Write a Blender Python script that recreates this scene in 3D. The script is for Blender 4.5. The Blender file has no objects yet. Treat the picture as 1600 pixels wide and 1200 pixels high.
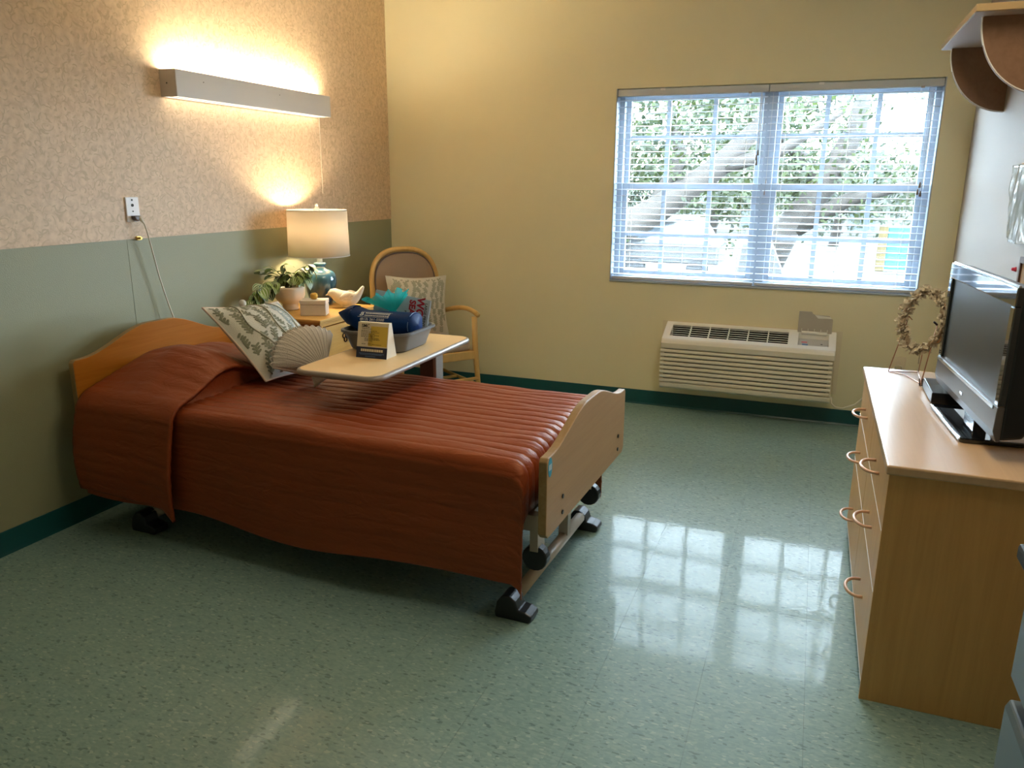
import bpy, bmesh, math, random
from mathutils import Vector, Matrix, noise
random.seed(7)
PI = math.pi
S = bpy.context.scene
C = S.collection

# ------------------------------------------------------------------ camera
YAW, PITCH, ROLL, FPX = -0.3669, 0.2549, 0.0067, 1204.34
CAM = Vector((3.0159, -5.2562, 1.512))
fw = Vector((math.sin(YAW) * math.cos(PITCH), math.cos(YAW) * math.cos(PITCH), -math.sin(PITCH)))
rt = Vector((math.cos(YAW), -math.sin(YAW), 0))
up = rt.cross(fw)
r2 = math.cos(ROLL) * rt + math.sin(ROLL) * up
u2 = -math.sin(ROLL) * rt + math.cos(ROLL) * up
cd = bpy.data.cameras.new('camera')
cam = bpy.data.objects.new('camera', cd)
C.objects.link(cam)
cam.matrix_world = Matrix(((r2.x, u2.x, -fw.x, CAM.x), (r2.y, u2.y, -fw.y, CAM.y), (r2.z, u2.z, -fw.z, CAM.z), (0, 0, 0, 1)))
cd.sensor_fit = 'HORIZONTAL'
cd.sensor_width = 36
cd.lens = FPX / 1600 * 36
cd.clip_start = 0.05
cd.clip_end = 300
S.camera = cam

# ------------------------------------------------------------------ world, sun, portal, exposure
SKY_COL, SKY_STR = (0.72, 0.86, 1.0), 10.0
SUN_STR = 1.6
TUBE_STR, LENS_STR, BULB_W, FILL_STR = 30.0, 1.5, 4.4, 4.3
S.view_settings.view_transform = 'Standard'
S.view_settings.look = 'None'
S.view_settings.gamma = 1
S.view_settings.use_curve_mapping = False
S.view_settings.exposure = 2.2
w = bpy.data.worlds.new('sky')
S.world = w
w.use_nodes = True
bg = w.node_tree.nodes['Background']
bg.inputs[0].default_value = (*SKY_COL, 1)
bg.inputs[1].default_value = SKY_STR
sd = bpy.data.lights.new('sun', 'SUN')
sd.energy = SUN_STR
sd.color = (1, 0.95, 0.86)
sd.angle = 0.01
sun = bpy.data.objects.new('sun', sd)
C.objects.link(sun)
sun.rotation_euler = Vector((0.45, 0.62, -0.85)).to_track_quat('-Z', 'Y').to_euler()
pd = bpy.data.lights.new('window_portal', 'AREA')
pd.shape = 'RECTANGLE'
pd.size, pd.size_y = 1.95, 1.3
pd.cycles.is_portal = True
po = bpy.data.objects.new('window_portal', pd)
C.objects.link(po)
po.location = (2.677, 0.21, 1.486)
po.rotation_euler = (-PI / 2, 0, 0)
try:
    S.cycles.use_denoising = True
    S.cycles.max_bounces = 10
    S.cycles.diffuse_bounces = 6
    S.cycles.transparent_max_bounces = 16
    S.cycles.sample_clamp_indirect = 8
    S.cycles.caustics_reflective = False
    S.cycles.caustics_refractive = False
except Exception:
    pass

# ------------------------------------------------------------------ material helpers
def nodes(name):
    m = bpy.data.materials.new(name)
    m.use_nodes = True
    nt = m.node_tree
    return m, nt, nt.nodes['Principled BSDF']


def setp(b, **k):
    al = dict(col='Base Color', rough='Roughness', metal='Metallic', spec='Specular IOR Level', coat='Coat Weight', coatr='Coat Roughness',
              trans='Transmission Weight', emit='Emission Color', estr='Emission Strength', alpha='Alpha', sheen='Sheen Weight', ior='IOR', sss='Subsurface Weight')
    for a, v in k.items():
        if a in ('col', 'emit') and len(v) == 3:
            v = (*v, 1)
        b.inputs[al[a]].default_value = v


def mat(name, col, rough=0.5, bump=0, bscale=60, var=0, vscale=4, **k):
    m, nt, b = nodes(name)
    setp(b, col=col, rough=rough, **k)
    N, L = nt.nodes, nt.links
    tc = N.new('ShaderNodeTexCoord')
    if var:
        n = N.new('ShaderNodeTexNoise')
        n.inputs['Scale'].default_value = vscale
        n.inputs['Detail'].default_value = 4
        r = N.new('ShaderNodeMapRange')
        r.inputs['To Min'].default_value = 1 - var
        r.inputs['To Max'].default_value = 1 + var
        mx = N.new('ShaderNodeMix')
        mx.data_type = 'RGBA'
        mx.blend_type = 'MULTIPLY'
        mx.inputs['Factor'].default_value = 1
        mx.inputs['A'].default_value = (*col, 1)
        L.new(tc.outputs['Object'], n.inputs['Vector'])
        L.new(n.outputs['Fac'], r.inputs['Value'])
        L.new(r.outputs['Result'], mx.inputs['B'])
        L.new(mx.outputs['Result'], b.inputs['Base Color'])
    if bump:
        n = N.new('ShaderNodeTexNoise')
        n.inputs['Scale'].default_value = bscale
        n.inputs['Detail'].default_value = 3
        bp = N.new('ShaderNodeBump')
        bp.inputs['Strength'].default_value = bump
        bp.inputs['Distance'].default_value = 0.01
        L.new(tc.outputs['Object'], n.inputs['Vector'])
        L.new(n.outputs['Fac'], bp.inputs['Height'])
        L.new(bp.outputs['Normal'], b.inputs['Normal'])
    return m


def ramp(nt, stops):
    r = nt.nodes.new('ShaderNodeValToRGB')
    e = r.color_ramp.elements
    while len(e) < len(stops):
        e.new(0.5)
    for x, (p, c) in zip(e, stops):
        x.position = p
        x.color = (*c, 1)
    return r


def wood(name, c1, c2, rough=0.4, axis=0, scale=6, stretch=14, coat=0.0):
    m, nt, b = nodes(name)
    N, L = nt.nodes, nt.links
    tc = N.new('ShaderNodeTexCoord')
    mp = N.new('ShaderNodeMapping')
    sc = [scale * stretch / 4] * 3
    sc[axis] = scale / 6
    mp.inputs['Scale'].default_value = sc
    n = N.new('ShaderNodeTexNoise')
    n.inputs['Scale'].default_value = 1.6
    n.inputs['Detail'].default_value = 6
    n.inputs['Roughness'].default_value = 0.65
    n.inputs['Distortion'].default_value = 0.8
    r = ramp(nt, [(0.3, c2), (0.62, c1)])
    L.new(tc.outputs['Object'], mp.inputs['Vector'])
    L.new(mp.outputs['Vector'], n.inputs['Vector'])
    L.new(n.outputs['Fac'], r.inputs['Fac'])
    L.new(r.outputs['Color'], b.inputs['Base Color'])
    setp(b, rough=rough + 0.08, spec=0.3, coat=coat, coatr=0.15)
    return m


def emis(name, col, s):
    m, nt, b = nodes(name)
    setp(b, col=(0.8, 0.8, 0.8), emit=col, estr=s, rough=0.5)
    return m


M = {}
# walls
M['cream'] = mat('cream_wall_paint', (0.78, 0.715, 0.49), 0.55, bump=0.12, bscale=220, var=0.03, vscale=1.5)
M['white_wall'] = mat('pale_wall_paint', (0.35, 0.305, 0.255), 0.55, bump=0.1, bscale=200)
M['sage'] = mat('sage_wall_covering', (0.31, 0.315, 0.195), 0.45, bump=0.15, bscale=260, var=0.03, vscale=2)
M['ceiling'] = mat('ceiling_white', (0.75, 0.72, 0.64), 0.8, bump=0.1, bscale=90)
M['base'] = mat('teal_vinyl_base', (0.008, 0.085, 0.095), 0.3)


def wallpaper():
    m, nt, b = nodes('scroll_wallpaper')
    N, L = nt.nodes, nt.links
    tc = N.new('ShaderNodeTexCoord')
    nz = N.new('ShaderNodeTexNoise'); nz.inputs['Scale'].default_value = 9; nz.inputs['Detail'].default_value = 2
    L.new(tc.outputs['Object'], nz.inputs['Vector'])
    ad = N.new('ShaderNodeMixRGB'); ad.blend_type = 'ADD'; ad.inputs['Fac'].default_value = 0.05
    L.new(tc.outputs['Object'], ad.inputs['Color1']); L.new(nz.outputs['Color'], ad.inputs['Color2'])
    out = None
    for i, (sc, fr) in enumerate(((17, 3.0), (26, 2.4))):
        mp = N.new('ShaderNodeMapping'); mp.inputs['Location'].default_value = (0.0, 3.1 * i, 1.7 * i)
        mp.inputs['Scale'].default_value = (0, 1, 1)
        L.new(ad.outputs['Color'], mp.inputs['Vector'])
        v = N.new('ShaderNodeTexVoronoi'); v.inputs['Scale'].default_value = sc
        L.new(mp.outputs['Vector'], v.inputs['Vector'])
        mu = N.new('ShaderNodeMath'); mu.operation = 'MULTIPLY'; mu.inputs[1].default_value = fr * 2 * PI
        L.new(v.outputs['Distance'], mu.inputs[0])
        si = N.new('ShaderNodeMath'); si.operation = 'SINE'; L.new(mu.outputs[0], si.inputs[0])
        n2 = N.new('ShaderNodeTexNoise'); n2.inputs['Scale'].default_value = sc * 1.3; n2.inputs['Detail'].default_value = 1
        L.new(mp.outputs['Vector'], n2.inputs['Vector'])
        r1 = N.new('ShaderNodeMapRange'); r1.inputs['From Min'].default_value = 0.55; r1.inputs['From Max'].default_value = 0.95
        L.new(si.outputs[0], r1.inputs['Value'])
        r2_ = N.new('ShaderNodeMapRange'); r2_.inputs['From Min'].default_value = 0.46; r2_.inputs['From Max'].default_value = 0.56
        L.new(n2.outputs['Fac'], r2_.inputs['Value'])
        pr = N.new('ShaderNodeMath'); pr.operation = 'MULTIPLY'
        L.new(r1.outputs['Result'], pr.inputs[0]); L.new(r2_.outputs['Result'], pr.inputs[1])
        if out is None:
            out = pr
        else:
            mxx = N.new('ShaderNodeMath'); mxx.operation = 'MAXIMUM'
            L.new(out.outputs[0], mxx.inputs[0]); L.new(pr.outputs[0], mxx.inputs[1]); out = mxx
    big = N.new('ShaderNodeTexNoise'); big.inputs['Scale'].default_value = 38; big.inputs['Detail'].default_value = 3
    L.new(tc.outputs['Object'], big.inputs['Vector'])
    rr = ramp(nt, [(0.35, (0.66, 0.48, 0.32)), (0.65, (0.78, 0.59, 0.41))])
    L.new(big.outputs['Fac'], rr.inputs['Fac'])
    mix = N.new('ShaderNodeMix'); mix.data_type = 'RGBA'
    L.new(out.outputs[0], mix.inputs['Factor']); L.new(rr.outputs['Color'], mix.inputs['A'])
    mix.inputs['B'].default_value = (0.585, 0.425, 0.27, 1)
    L.new(mix.outputs['Result'], b.inputs['Base Color'])
    setp(b, rough=0.5)
    return m


M['wallpaper'] = wallpaper()


def vct():
    m, nt, b = nodes('speckled_vinyl_tile')
    N, L = nt.nodes, nt.links
    geo = N.new('ShaderNodeNewGeometry')
    mp = N.new('ShaderNodeMapping'); mp.inputs['Rotation'].default_value = (0, 0, 0.7); mp.inputs['Scale'].default_value = (1.0, 2.1, 0)
    L.new(geo.outputs['Position'], mp.inputs['Vector'])
    nz = N.new('ShaderNodeTexNoise'); nz.inputs['Scale'].default_value = 30; nz.inputs['Detail'].default_value = 2
    L.new(mp.outputs['Vector'], nz.inputs['Vector'])
    ad = N.new('ShaderNodeMixRGB'); ad.blend_type = 'ADD'; ad.inputs['Fac'].default_value = 0.02
    L.new(mp.outputs['Vector'], ad.inputs['Color1']); L.new(nz.outputs['Color'], ad.inputs['Color2'])
    v = N.new('ShaderNodeTexVoronoi'); v.inputs['Scale'].default_value = 80
    L.new(ad.outputs['Color'], v.inputs['Vector'])
    sp = N.new('ShaderNodeSeparateColor'); L.new(v.outputs['Color'], sp.inputs['Color'])
    r = ramp(nt, [(0.0, (0.135, 0.22, 0.205)), (0.05, (0.20, 0.315, 0.295)), (0.3, (0.215, 0.335, 0.312)), (0.55, (0.232, 0.352, 0.326)), (0.8, (0.25, 0.367, 0.34)), (0.95, (0.32, 0.43, 0.39))])
    r.color_ramp.interpolation = 'CONSTANT'
    L.new(sp.outputs['Red'], r.inputs['Fac'])
    L.new(r.outputs['Color'], b.inputs['Base Color'])
    # waxed, slightly wavy finish
    n1 = N.new('ShaderNodeTexNoise'); n1.inputs['Scale'].default_value = 75; n1.inputs['Detail'].default_value = 2
    n2 = N.new('ShaderNodeTexNoise'); n2.inputs['Scale'].default_value = 30; n2.inputs['Detail'].default_value = 2
    L.new(geo.outputs['Position'], n1.inputs['Vector']); L.new(geo.outputs['Position'], n2.inputs['Vector'])
    a = N.new('ShaderNodeMath'); a.operation = 'MULTIPLY_ADD'; a.inputs[1].default_value = 0.5
    L.new(n1.outputs['Fac'], a.inputs[0]); L.new(n2.outputs['Fac'], a.inputs[2])
    bp = N.new('ShaderNodeBump'); bp.inputs['Strength'].default_value = 0.03; bp.inputs['Distance'].default_value = 0.01
    L.new(a.outputs[0], bp.inputs['Height'])
    L.new(bp.outputs['Normal'], b.inputs['Coat Normal'])
    setp(b, rough=0.45, spec=0.3, coat=0.27, coatr=0.03)
    b.inputs['Coat IOR'].default_value = 1.52
    return m


M['vct'] = vct()
M['joint'] = mat('tile_joint', (0.05, 0.07, 0.06), 0.8)
# furniture
M['maple'] = wood('dresser_maple', (0.68, 0.385, 0.14), (0.60, 0.33, 0.115), 0.38, axis=2)
M['maple_top'] = wood('dresser_top_maple', (0.58, 0.39, 0.23), (0.53, 0.35, 0.20), 0.3, axis=1, coat=0.3)
M['maple_y'] = wood('drawer_maple', (0.66, 0.40, 0.17), (0.58, 0.34, 0.14), 0.38, axis=2)
M['handle'] = mat('rosy_metal_handle', (0.62, 0.38, 0.26), 0.35, metal=0.2)
M['bed_wood'] = wood('bed_laminate', (0.48, 0.17, 0.018), (0.40, 0.135, 0.012), 0.38, axis=1)
M['bed_wood'].node_tree.nodes['Principled BSDF'].inputs['Specular IOR Level'].default_value = 0.12
M['foot_wood'] = wood('footboard_laminate', (0.44, 0.27, 0.135), (0.39, 0.235, 0.115), 0.38, axis=1)
M['ply_edge'] = wood('board_edge', (0.33, 0.21, 0.09), (0.27, 0.16, 0.06), 0.4, axis=1)
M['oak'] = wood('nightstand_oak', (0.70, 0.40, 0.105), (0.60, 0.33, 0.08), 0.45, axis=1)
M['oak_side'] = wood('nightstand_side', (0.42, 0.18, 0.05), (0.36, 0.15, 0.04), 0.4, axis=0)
M['beech'] = wood('chair_beech', (0.66, 0.42, 0.15), (0.58, 0.36, 0.12), 0.35, axis=2, stretch=8)
M['laminate'] = mat('table_laminate', (0.80, 0.57, 0.30), 0.45, var=0.04, vscale=20)
M['edge_grey'] = mat('table_edge', (0.30, 0.25, 0.22), 0.35)
M['taupe'] = mat('column_taupe', (0.11, 0.08, 0.075), 0.4)
M['taupe_l'] = mat('column_side', (0.36, 0.32, 0.29), 0.35, metal=0.3)
M['tan_steel'] = mat('tan_steel', (0.55, 0.45, 0.35), 0.35)
M['rubber'] = mat('black_rubber', (0.012, 0.013, 0.016), 0.35)
M['black'] = mat('black_plastic', (0.008, 0.009, 0.011), 0.3)
M['gloss_black'] = mat('gloss_black', (0.006, 0.007, 0.009), 0.06, coat=1.0, coatr=0.03)
M['silver'] = mat('silver_trim', (0.5, 0.52, 0.55), 0.25, metal=0.8)
M['tv_grey'] = mat('tv_lower_bezel', (0.10, 0.095, 0.10), 0.35)
M['screen'] = mat('matt_screen', (0.012, 0.016, 0.018), 0.33, spec=0.8)
M['dark_metal'] = mat('dark_bronze', (0.03, 0.02, 0.015), 0.35, metal=0.9)
M['copper'] = mat('copper_wire', (0.40, 0.19, 0.11), 0.35, metal=0.7)
M['brass'] = mat('brass', (0.70, 0.48, 0.14), 0.3, metal=0.9)
M['gold'] = mat('gold_knob', (0.55, 0.33, 0.06), 0.35, metal=0.7)
M['white_plastic'] = mat('white_plastic', (0.80, 0.77, 0.78), 0.35)
M['white_metal'] = mat('white_enamel', (0.62, 0.60, 0.60), 0.4)
M['cap_metal'] = mat('end_cap_enamel', (0.55, 0.49, 0.45), 0.45)
M['window_white'] = mat('window_vinyl', (0.38, 0.43, 0.49), 0.35)
M['blind'] = mat('blind_slat', (0.56, 0.58, 0.62), 0.4)
M['cord'] = mat('cord_cream', (0.75, 0.70, 0.58), 0.5)
M['tassel'] = mat('wood_tassel', (0.16, 0.11, 0.07), 0.5)
M['ac'] = mat('ac_beige', (0.72, 0.67, 0.55), 0.4)
M['ac_light'] = mat('ac_top_ivory', (0.80, 0.79, 0.73), 0.4)
M['ac_dark'] = mat('ac_cavity', (0.008, 0.008, 0.010), 0.9, spec=0.0)  # near-black colour stands in for shade inside the unit
M['ac_lid'] = mat('ac_lid', (0.46, 0.42, 0.36), 0.4)
M['ac_panel'] = mat('ac_panel', (0.50, 0.50, 0.48), 0.4)
M['seal'] = mat('seal_tan', (0.74, 0.65, 0.47), 0.6)
M['sticker_blue'] = mat('sticker_blue', (0.02, 0.33, 0.52), 0.35)
M['print_blue'] = mat('print_blue', (0.14, 0.26, 0.52), 0.5)
M['print_red'] = mat('print_red', (0.75, 0.06, 0.12), 0.5)
M['print_dark'] = mat('print_dark', (0.03, 0.025, 0.02), 0.6)
M['print_dkred'] = mat('print_dark_red', (0.35, 0.01, 0.03), 0.5)
M['print_white'] = mat('print_white', (0.60, 0.62, 0.66), 0.5)
M['print_gold'] = mat('print_gold', (0.62, 0.44, 0.07), 0.6)
M['card'] = mat('card_stock', (0.72, 0.63, 0.48), 0.6)
M['card_navy'] = mat('card_navy', (0.012, 0.016, 0.05), 0.5)
M['navy'] = mat('navy_cloth', (0.004, 0.026, 0.115), 0.5, bump=0.15, bscale=300, spec=0.08)
M['basin'] = mat('grey_basin', (0.13, 0.13, 0.135), 0.3)
M['book'] = mat('book_cover', (0.42, 0.50, 0.58), 0.4)
M['pages'] = mat('book_pages', (0.7, 0.68, 0.62), 0.8)
M['ceramic'] = mat('matt_white_ceramic', (0.76, 0.68, 0.58), 0.45)
M['bird'] = mat('bisque_ceramic', (0.78, 0.70, 0.58), 0.5, bump=0.15, bscale=90)
M['boxstone'] = mat('white_box', (0.72, 0.65, 0.56), 0.5, var=0.05, vscale=30)
M['soil'] = mat('soil', (0.10, 0.07, 0.04), 0.9, bump=0.6, bscale=80)
M['stem'] = mat('plant_stem', (0.22, 0.25, 0.10), 0.6)
M['pot'] = mat('cream_pot', (0.72, 0.62, 0.49), 0.5)
M['vinyl'] = mat('chair_vinyl', (0.33, 0.22, 0.13), 0.38, bump=0.1, bscale=200)
M['vinyl_seat'] = mat('seat_vinyl', (0.42, 0.31, 0.22), 0.38)
M['cushion'] = mat('cushion_linen', (0.62, 0.60, 0.53), 0.85, bump=0.25, bscale=320)
M['cushion_back'] = mat('cushion_velour', (0.66, 0.50, 0.41), 0.85, bump=0.3, bscale=60)
M['thread_g'] = mat('sage_thread', (0.22, 0.22, 0.15), 0.8)
M['thread_b'] = mat('blue_grey_thread', (0.30, 0.35, 0.34), 0.8)
M['thread_l'] = mat('cord_thread', (0.50, 0.47, 0.36), 0.8)
M['print_sage'] = mat('printed_sage', (0.36, 0.35, 0.26), 0.8)
M['cushion_print'] = mat('printed_linen', (0.62, 0.57, 0.47), 0.85, bump=0.2, bscale=320)
M['shell'] = mat('shell_knit', (0.60, 0.54, 0.47), 0.85, bump=0.5, bscale=260)
M['shell_dk'] = mat('shell_seam', (0.36, 0.31, 0.26), 0.9)
M['mattress'] = mat('mattress_cover', (0.06, 0.08, 0.12), 0.6)
M['shelf_wood'] = wood('shelf_laminate', (0.25, 0.14, 0.085), (0.22, 0.12, 0.07), 0.4, axis=1)
M['shelf_edge'] = mat('shelf_edge', (0.45, 0.31, 0.15), 0.4)
M['white_edge'] = mat('white_edge_band', (0.80, 0.78, 0.74), 0.4)
M['shelf_under'] = mat('shelf_underside', (0.52, 0.42, 0.37), 0.4)
M['dk_frame'] = wood('dark_frame', (0.10, 0.05, 0.03), (0.07, 0.035, 0.02), 0.4)
M['cork'] = mat('cork', (0.35, 0.22, 0.12), 0.9, bump=0.4, bscale=200, var=0.2, vscale=90)
M['grey_cab'] = mat('blue_grey_enamel', (0.10, 0.14, 0.17), 0.35)
M['cab_dark'] = mat('cabinet_recess', (0.01, 0.012, 0.015), 0.5)
M['twig'] = mat('dried_twig', (0.34, 0.27, 0.19), 0.8, var=0.3, vscale=40)
M['dleaf'] = mat('dried_leaf', (0.55, 0.48, 0.36), 0.7, var=0.4, vscale=50)
M['mesh_copper'] = mat('copper_mesh', (0.36, 0.20, 0.07), 0.4, metal=0.6)
# exterior
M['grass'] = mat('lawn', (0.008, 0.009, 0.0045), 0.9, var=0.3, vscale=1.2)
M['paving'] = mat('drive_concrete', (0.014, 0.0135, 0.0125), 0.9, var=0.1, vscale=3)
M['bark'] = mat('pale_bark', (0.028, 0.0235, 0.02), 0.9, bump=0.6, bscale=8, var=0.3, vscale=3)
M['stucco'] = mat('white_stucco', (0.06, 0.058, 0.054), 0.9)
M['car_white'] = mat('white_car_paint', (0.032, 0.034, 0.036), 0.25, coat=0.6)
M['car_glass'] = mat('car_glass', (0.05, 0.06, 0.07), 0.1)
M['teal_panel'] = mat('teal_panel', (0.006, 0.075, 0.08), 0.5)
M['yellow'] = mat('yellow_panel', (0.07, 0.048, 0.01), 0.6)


def foliage_mat(name, c1, c2):
    m, nt, b = nodes(name)
    N, L = nt.nodes, nt.links
    geo = N.new('ShaderNodeNewGeometry')
    r = ramp(nt, [(0.0, c1), (1.0, c2)])
    L.new(geo.outputs['Random Per Island'], r.inputs['Fac'])
    L.new(r.outputs['Color'], b.inputs['Base Color'])
    setp(b, rough=0.6)
    tr = N.new('ShaderNodeBsdfTranslucent')
    L.new(r.outputs['Color'], tr.inputs['Color'])
    mx = N.new('ShaderNodeMixShader'); mx.inputs[0].default_value = 0.4
    L.new(b.outputs[0], mx.inputs[1]); L.new(tr.outputs[0], mx.inputs[2])
    L.new(mx.outputs[0], N['Material Output'].inputs['Surface'])
    return m


M['leaves_a'] = foliage_mat('tree_leaves', (0.007, 0.015, 0.004), (0.036, 0.048, 0.013))
M['leaves_b'] = foliage_mat('shrub_leaves', (0.006, 0.013, 0.006), (0.025, 0.034, 0.016))


def pane_mat():
    m, nt, b = nodes('window_glass')
    N, L = nt.nodes, nt.links
    t = N.new('ShaderNodeBsdfTransparent'); t.inputs[0].default_value = (0.95, 0.98, 0.98, 1)
    g = N.new('ShaderNodeBsdfGlossy'); g.inputs['Roughness'].default_value = 0.02
    mx = N.new('ShaderNodeMixShader'); mx.inputs[0].default_value = 0.06
    L.new(t.outputs[0], mx.inputs[1]); L.new(g.outputs[0], mx.inputs[2])
    L.new(mx.outputs[0], N['Material Output'].inputs['Surface'])
    return m


M['glass'] = pane_mat()


def film(name, col, tcol, fac_d, fac_g):
    m, nt, b = nodes(name)
    N, L = nt.nodes, nt.links
    setp(b, col=col, rough=0.12, coat=1.0)
    t = N.new('ShaderNodeBsdfTransparent'); t.inputs[0].default_value = (*tcol, 1)
    tl = N.new('ShaderNodeBsdfTranslucent'); tl.inputs[0].default_value = (*col, 1)
    m2 = N.new('ShaderNodeMixShader'); m2.inputs[0].default_value = 0.4
    L.new(b.outputs[0], m2.inputs[1]); L.new(tl.outputs[0], m2.inputs[2])
    mx = N.new('ShaderNodeMixShader'); mx.inputs[0].default_value = fac_d
    L.new(t.outputs[0], mx.inputs[1]); L.new(m2.outputs[0], mx.inputs[2])
    L.new(mx.outputs[0], N['Material Output'].inputs['Surface'])
    return m


M['cellophane'] = film('teal_cellophane', (0.05, 0.74, 0.76), (0.55, 0.97, 0.97), 0.5, 0.1)
M['sleeve'] = film('clear_plastic_sleeve', (0.66, 0.66, 0.62), (0.9, 0.9, 0.88), 0.6, 0.2)


def shade_mat():
    m, nt, b = nodes('linen_lampshade')
    N, L = nt.nodes, nt.links
    setp(b, col=(0.74, 0.66, 0.54), rough=0.8)
    t = N.new('ShaderNodeBsdfTranslucent'); t.inputs[0].default_value = (0.50, 0.46, 0.40, 1)
    mx = N.new('ShaderNodeMixShader'); mx.inputs[0].default_value = 0.36
    L.new(b.outputs[0], mx.inputs[1]); L.new(t.outputs[0], mx.inputs[2])
    L.new(mx.outputs[0], N['Material Output'].inputs['Surface'])
    return m


M['shade'] = shade_mat()
M['bulb'] = emis('lit_bulb', (1, 0.74, 0.42), 5)
M['tube'] = emis('fluorescent_tube', (1.0, 0.87, 0.60), TUBE_STR)
M['lens'] = emis('lit_lens', (1.0, 0.87, 0.62), LENS_STR)


def glaze():
    m, nt, b = nodes('blue_drip_glaze')
    N, L = nt.nodes, nt.links
    tc = N.new('ShaderNodeTexCoord')
    mp = N.new('ShaderNodeMapping'); mp.inputs['Scale'].default_value = (30, 30, 4)
    n = N.new('ShaderNodeTexNoise'); n.inputs['Scale'].default_value = 1; n.inputs['Detail'].default_value = 3
    L.new(tc.outputs['Object'], mp.inputs['Vector']); L.new(mp.outputs['Vector'], n.inputs['Vector'])
    sx = N.new('ShaderNodeSeparateXYZ'); L.new(tc.outputs['Object'], sx.inputs[0])
    a = N.new('ShaderNodeMath'); a.operation = 'MULTIPLY_ADD'; a.inputs[1].default_value = 0.16; L.new(n.outputs['Fac'], a.inputs[0]); L.new(sx.outputs['Z'], a.inputs[2])
    r = N.new('ShaderNodeMapRange'); r.inputs['From Min'].default_value = 0.19; r.inputs['From Max'].default_value = 0.30
    L.new(a.outputs[0], r.inputs['Value'])
    cr = ramp(nt, [(0, (0.012, 0.05, 0.085)), (1, (0.07, 0.20, 0.29))])
    L.new(r.outputs['Result'], cr.inputs['Fac']); L.new(cr.outputs['Color'], b.inputs['Base Color'])
    setp(b, rough=0.12, coat=1.0, coatr=0.05)
    return m


M['glaze'] = glaze()


def leaf_mat():
    m, nt, b = nodes('striped_leaf')
    N, L = nt.nodes, nt.links
    uv = N.new('ShaderNodeUVMap')
    sx = N.new('ShaderNodeSeparateXYZ'); L.new(uv.outputs[0], sx.inputs[0])
    ab = N.new('ShaderNodeMath'); ab.operation = 'MULTIPLY'; ab.inputs[1].default_value = 4 * PI; L.new(sx.outputs['X'], ab.inputs[0])
    co = N.new('ShaderNodeMath'); co.operation = 'COSINE'; L.new(ab.outputs[0], co.inputs[0])
    r = N.new('ShaderNodeMapRange'); r.inputs['From Min'].default_value = 0.45; r.inputs['From Max'].default_value = 0.8; L.new(co.outputs[0], r.inputs['Value'])
    oi = N.new('ShaderNodeObjectInfo')
    base = ramp(nt, [(0, (0.025, 0.075, 0.025)), (1, (0.22, 0.36, 0.05))]); L.new(oi.outputs['Random'], base.inputs['Fac'])
    mx = N.new('ShaderNodeMix'); mx.data_type = 'RGBA'
    L.new(r.outputs['Result'], mx.inputs['Factor']); L.new(base.outputs['Color'], mx.inputs['A']); mx.inputs['B'].default_value = (0.60, 0.66, 0.44, 1)
    L.new(mx.outputs['Result'], b.inputs['Base Color']); setp(b, rough=0.35)
    return m


M['leaf'] = leaf_mat()


def quilt_mat():
    m, nt, b = nodes('rust_satin_quilt')
    N, L = nt.nodes, nt.links
    tc = N.new('ShaderNodeTexCoord')
    n = N.new('ShaderNodeTexNoise'); n.inputs['Scale'].default_value = 22; n.inputs['Detail'].default_value = 5; n.inputs['Distortion'].default_value = 0.8
    mp = N.new('ShaderNodeMapping'); mp.inputs['Scale'].default_value = (0.5, 1.2, 1.2)
    L.new(tc.outputs['Object'], mp.inputs['Vector']); L.new(mp.outputs['Vector'], n.inputs['Vector'])
    bp = N.new('ShaderNodeBump'); bp.inputs['Strength'].default_value = 0.4; bp.inputs['Distance'].default_value = 0.012
    L.new(n.outputs['Fac'], bp.inputs['Height']); L.new(bp.outputs['Normal'], b.inputs['Normal'])
    b.inputs['Specular Tint'].default_value = (1.0, 0.62, 0.42, 1)
    setp(b, col=(0.24, 0.044, 0.011), rough=0.5, spec=0.75)
    return m


M['quilt'] = quilt_mat()

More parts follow.
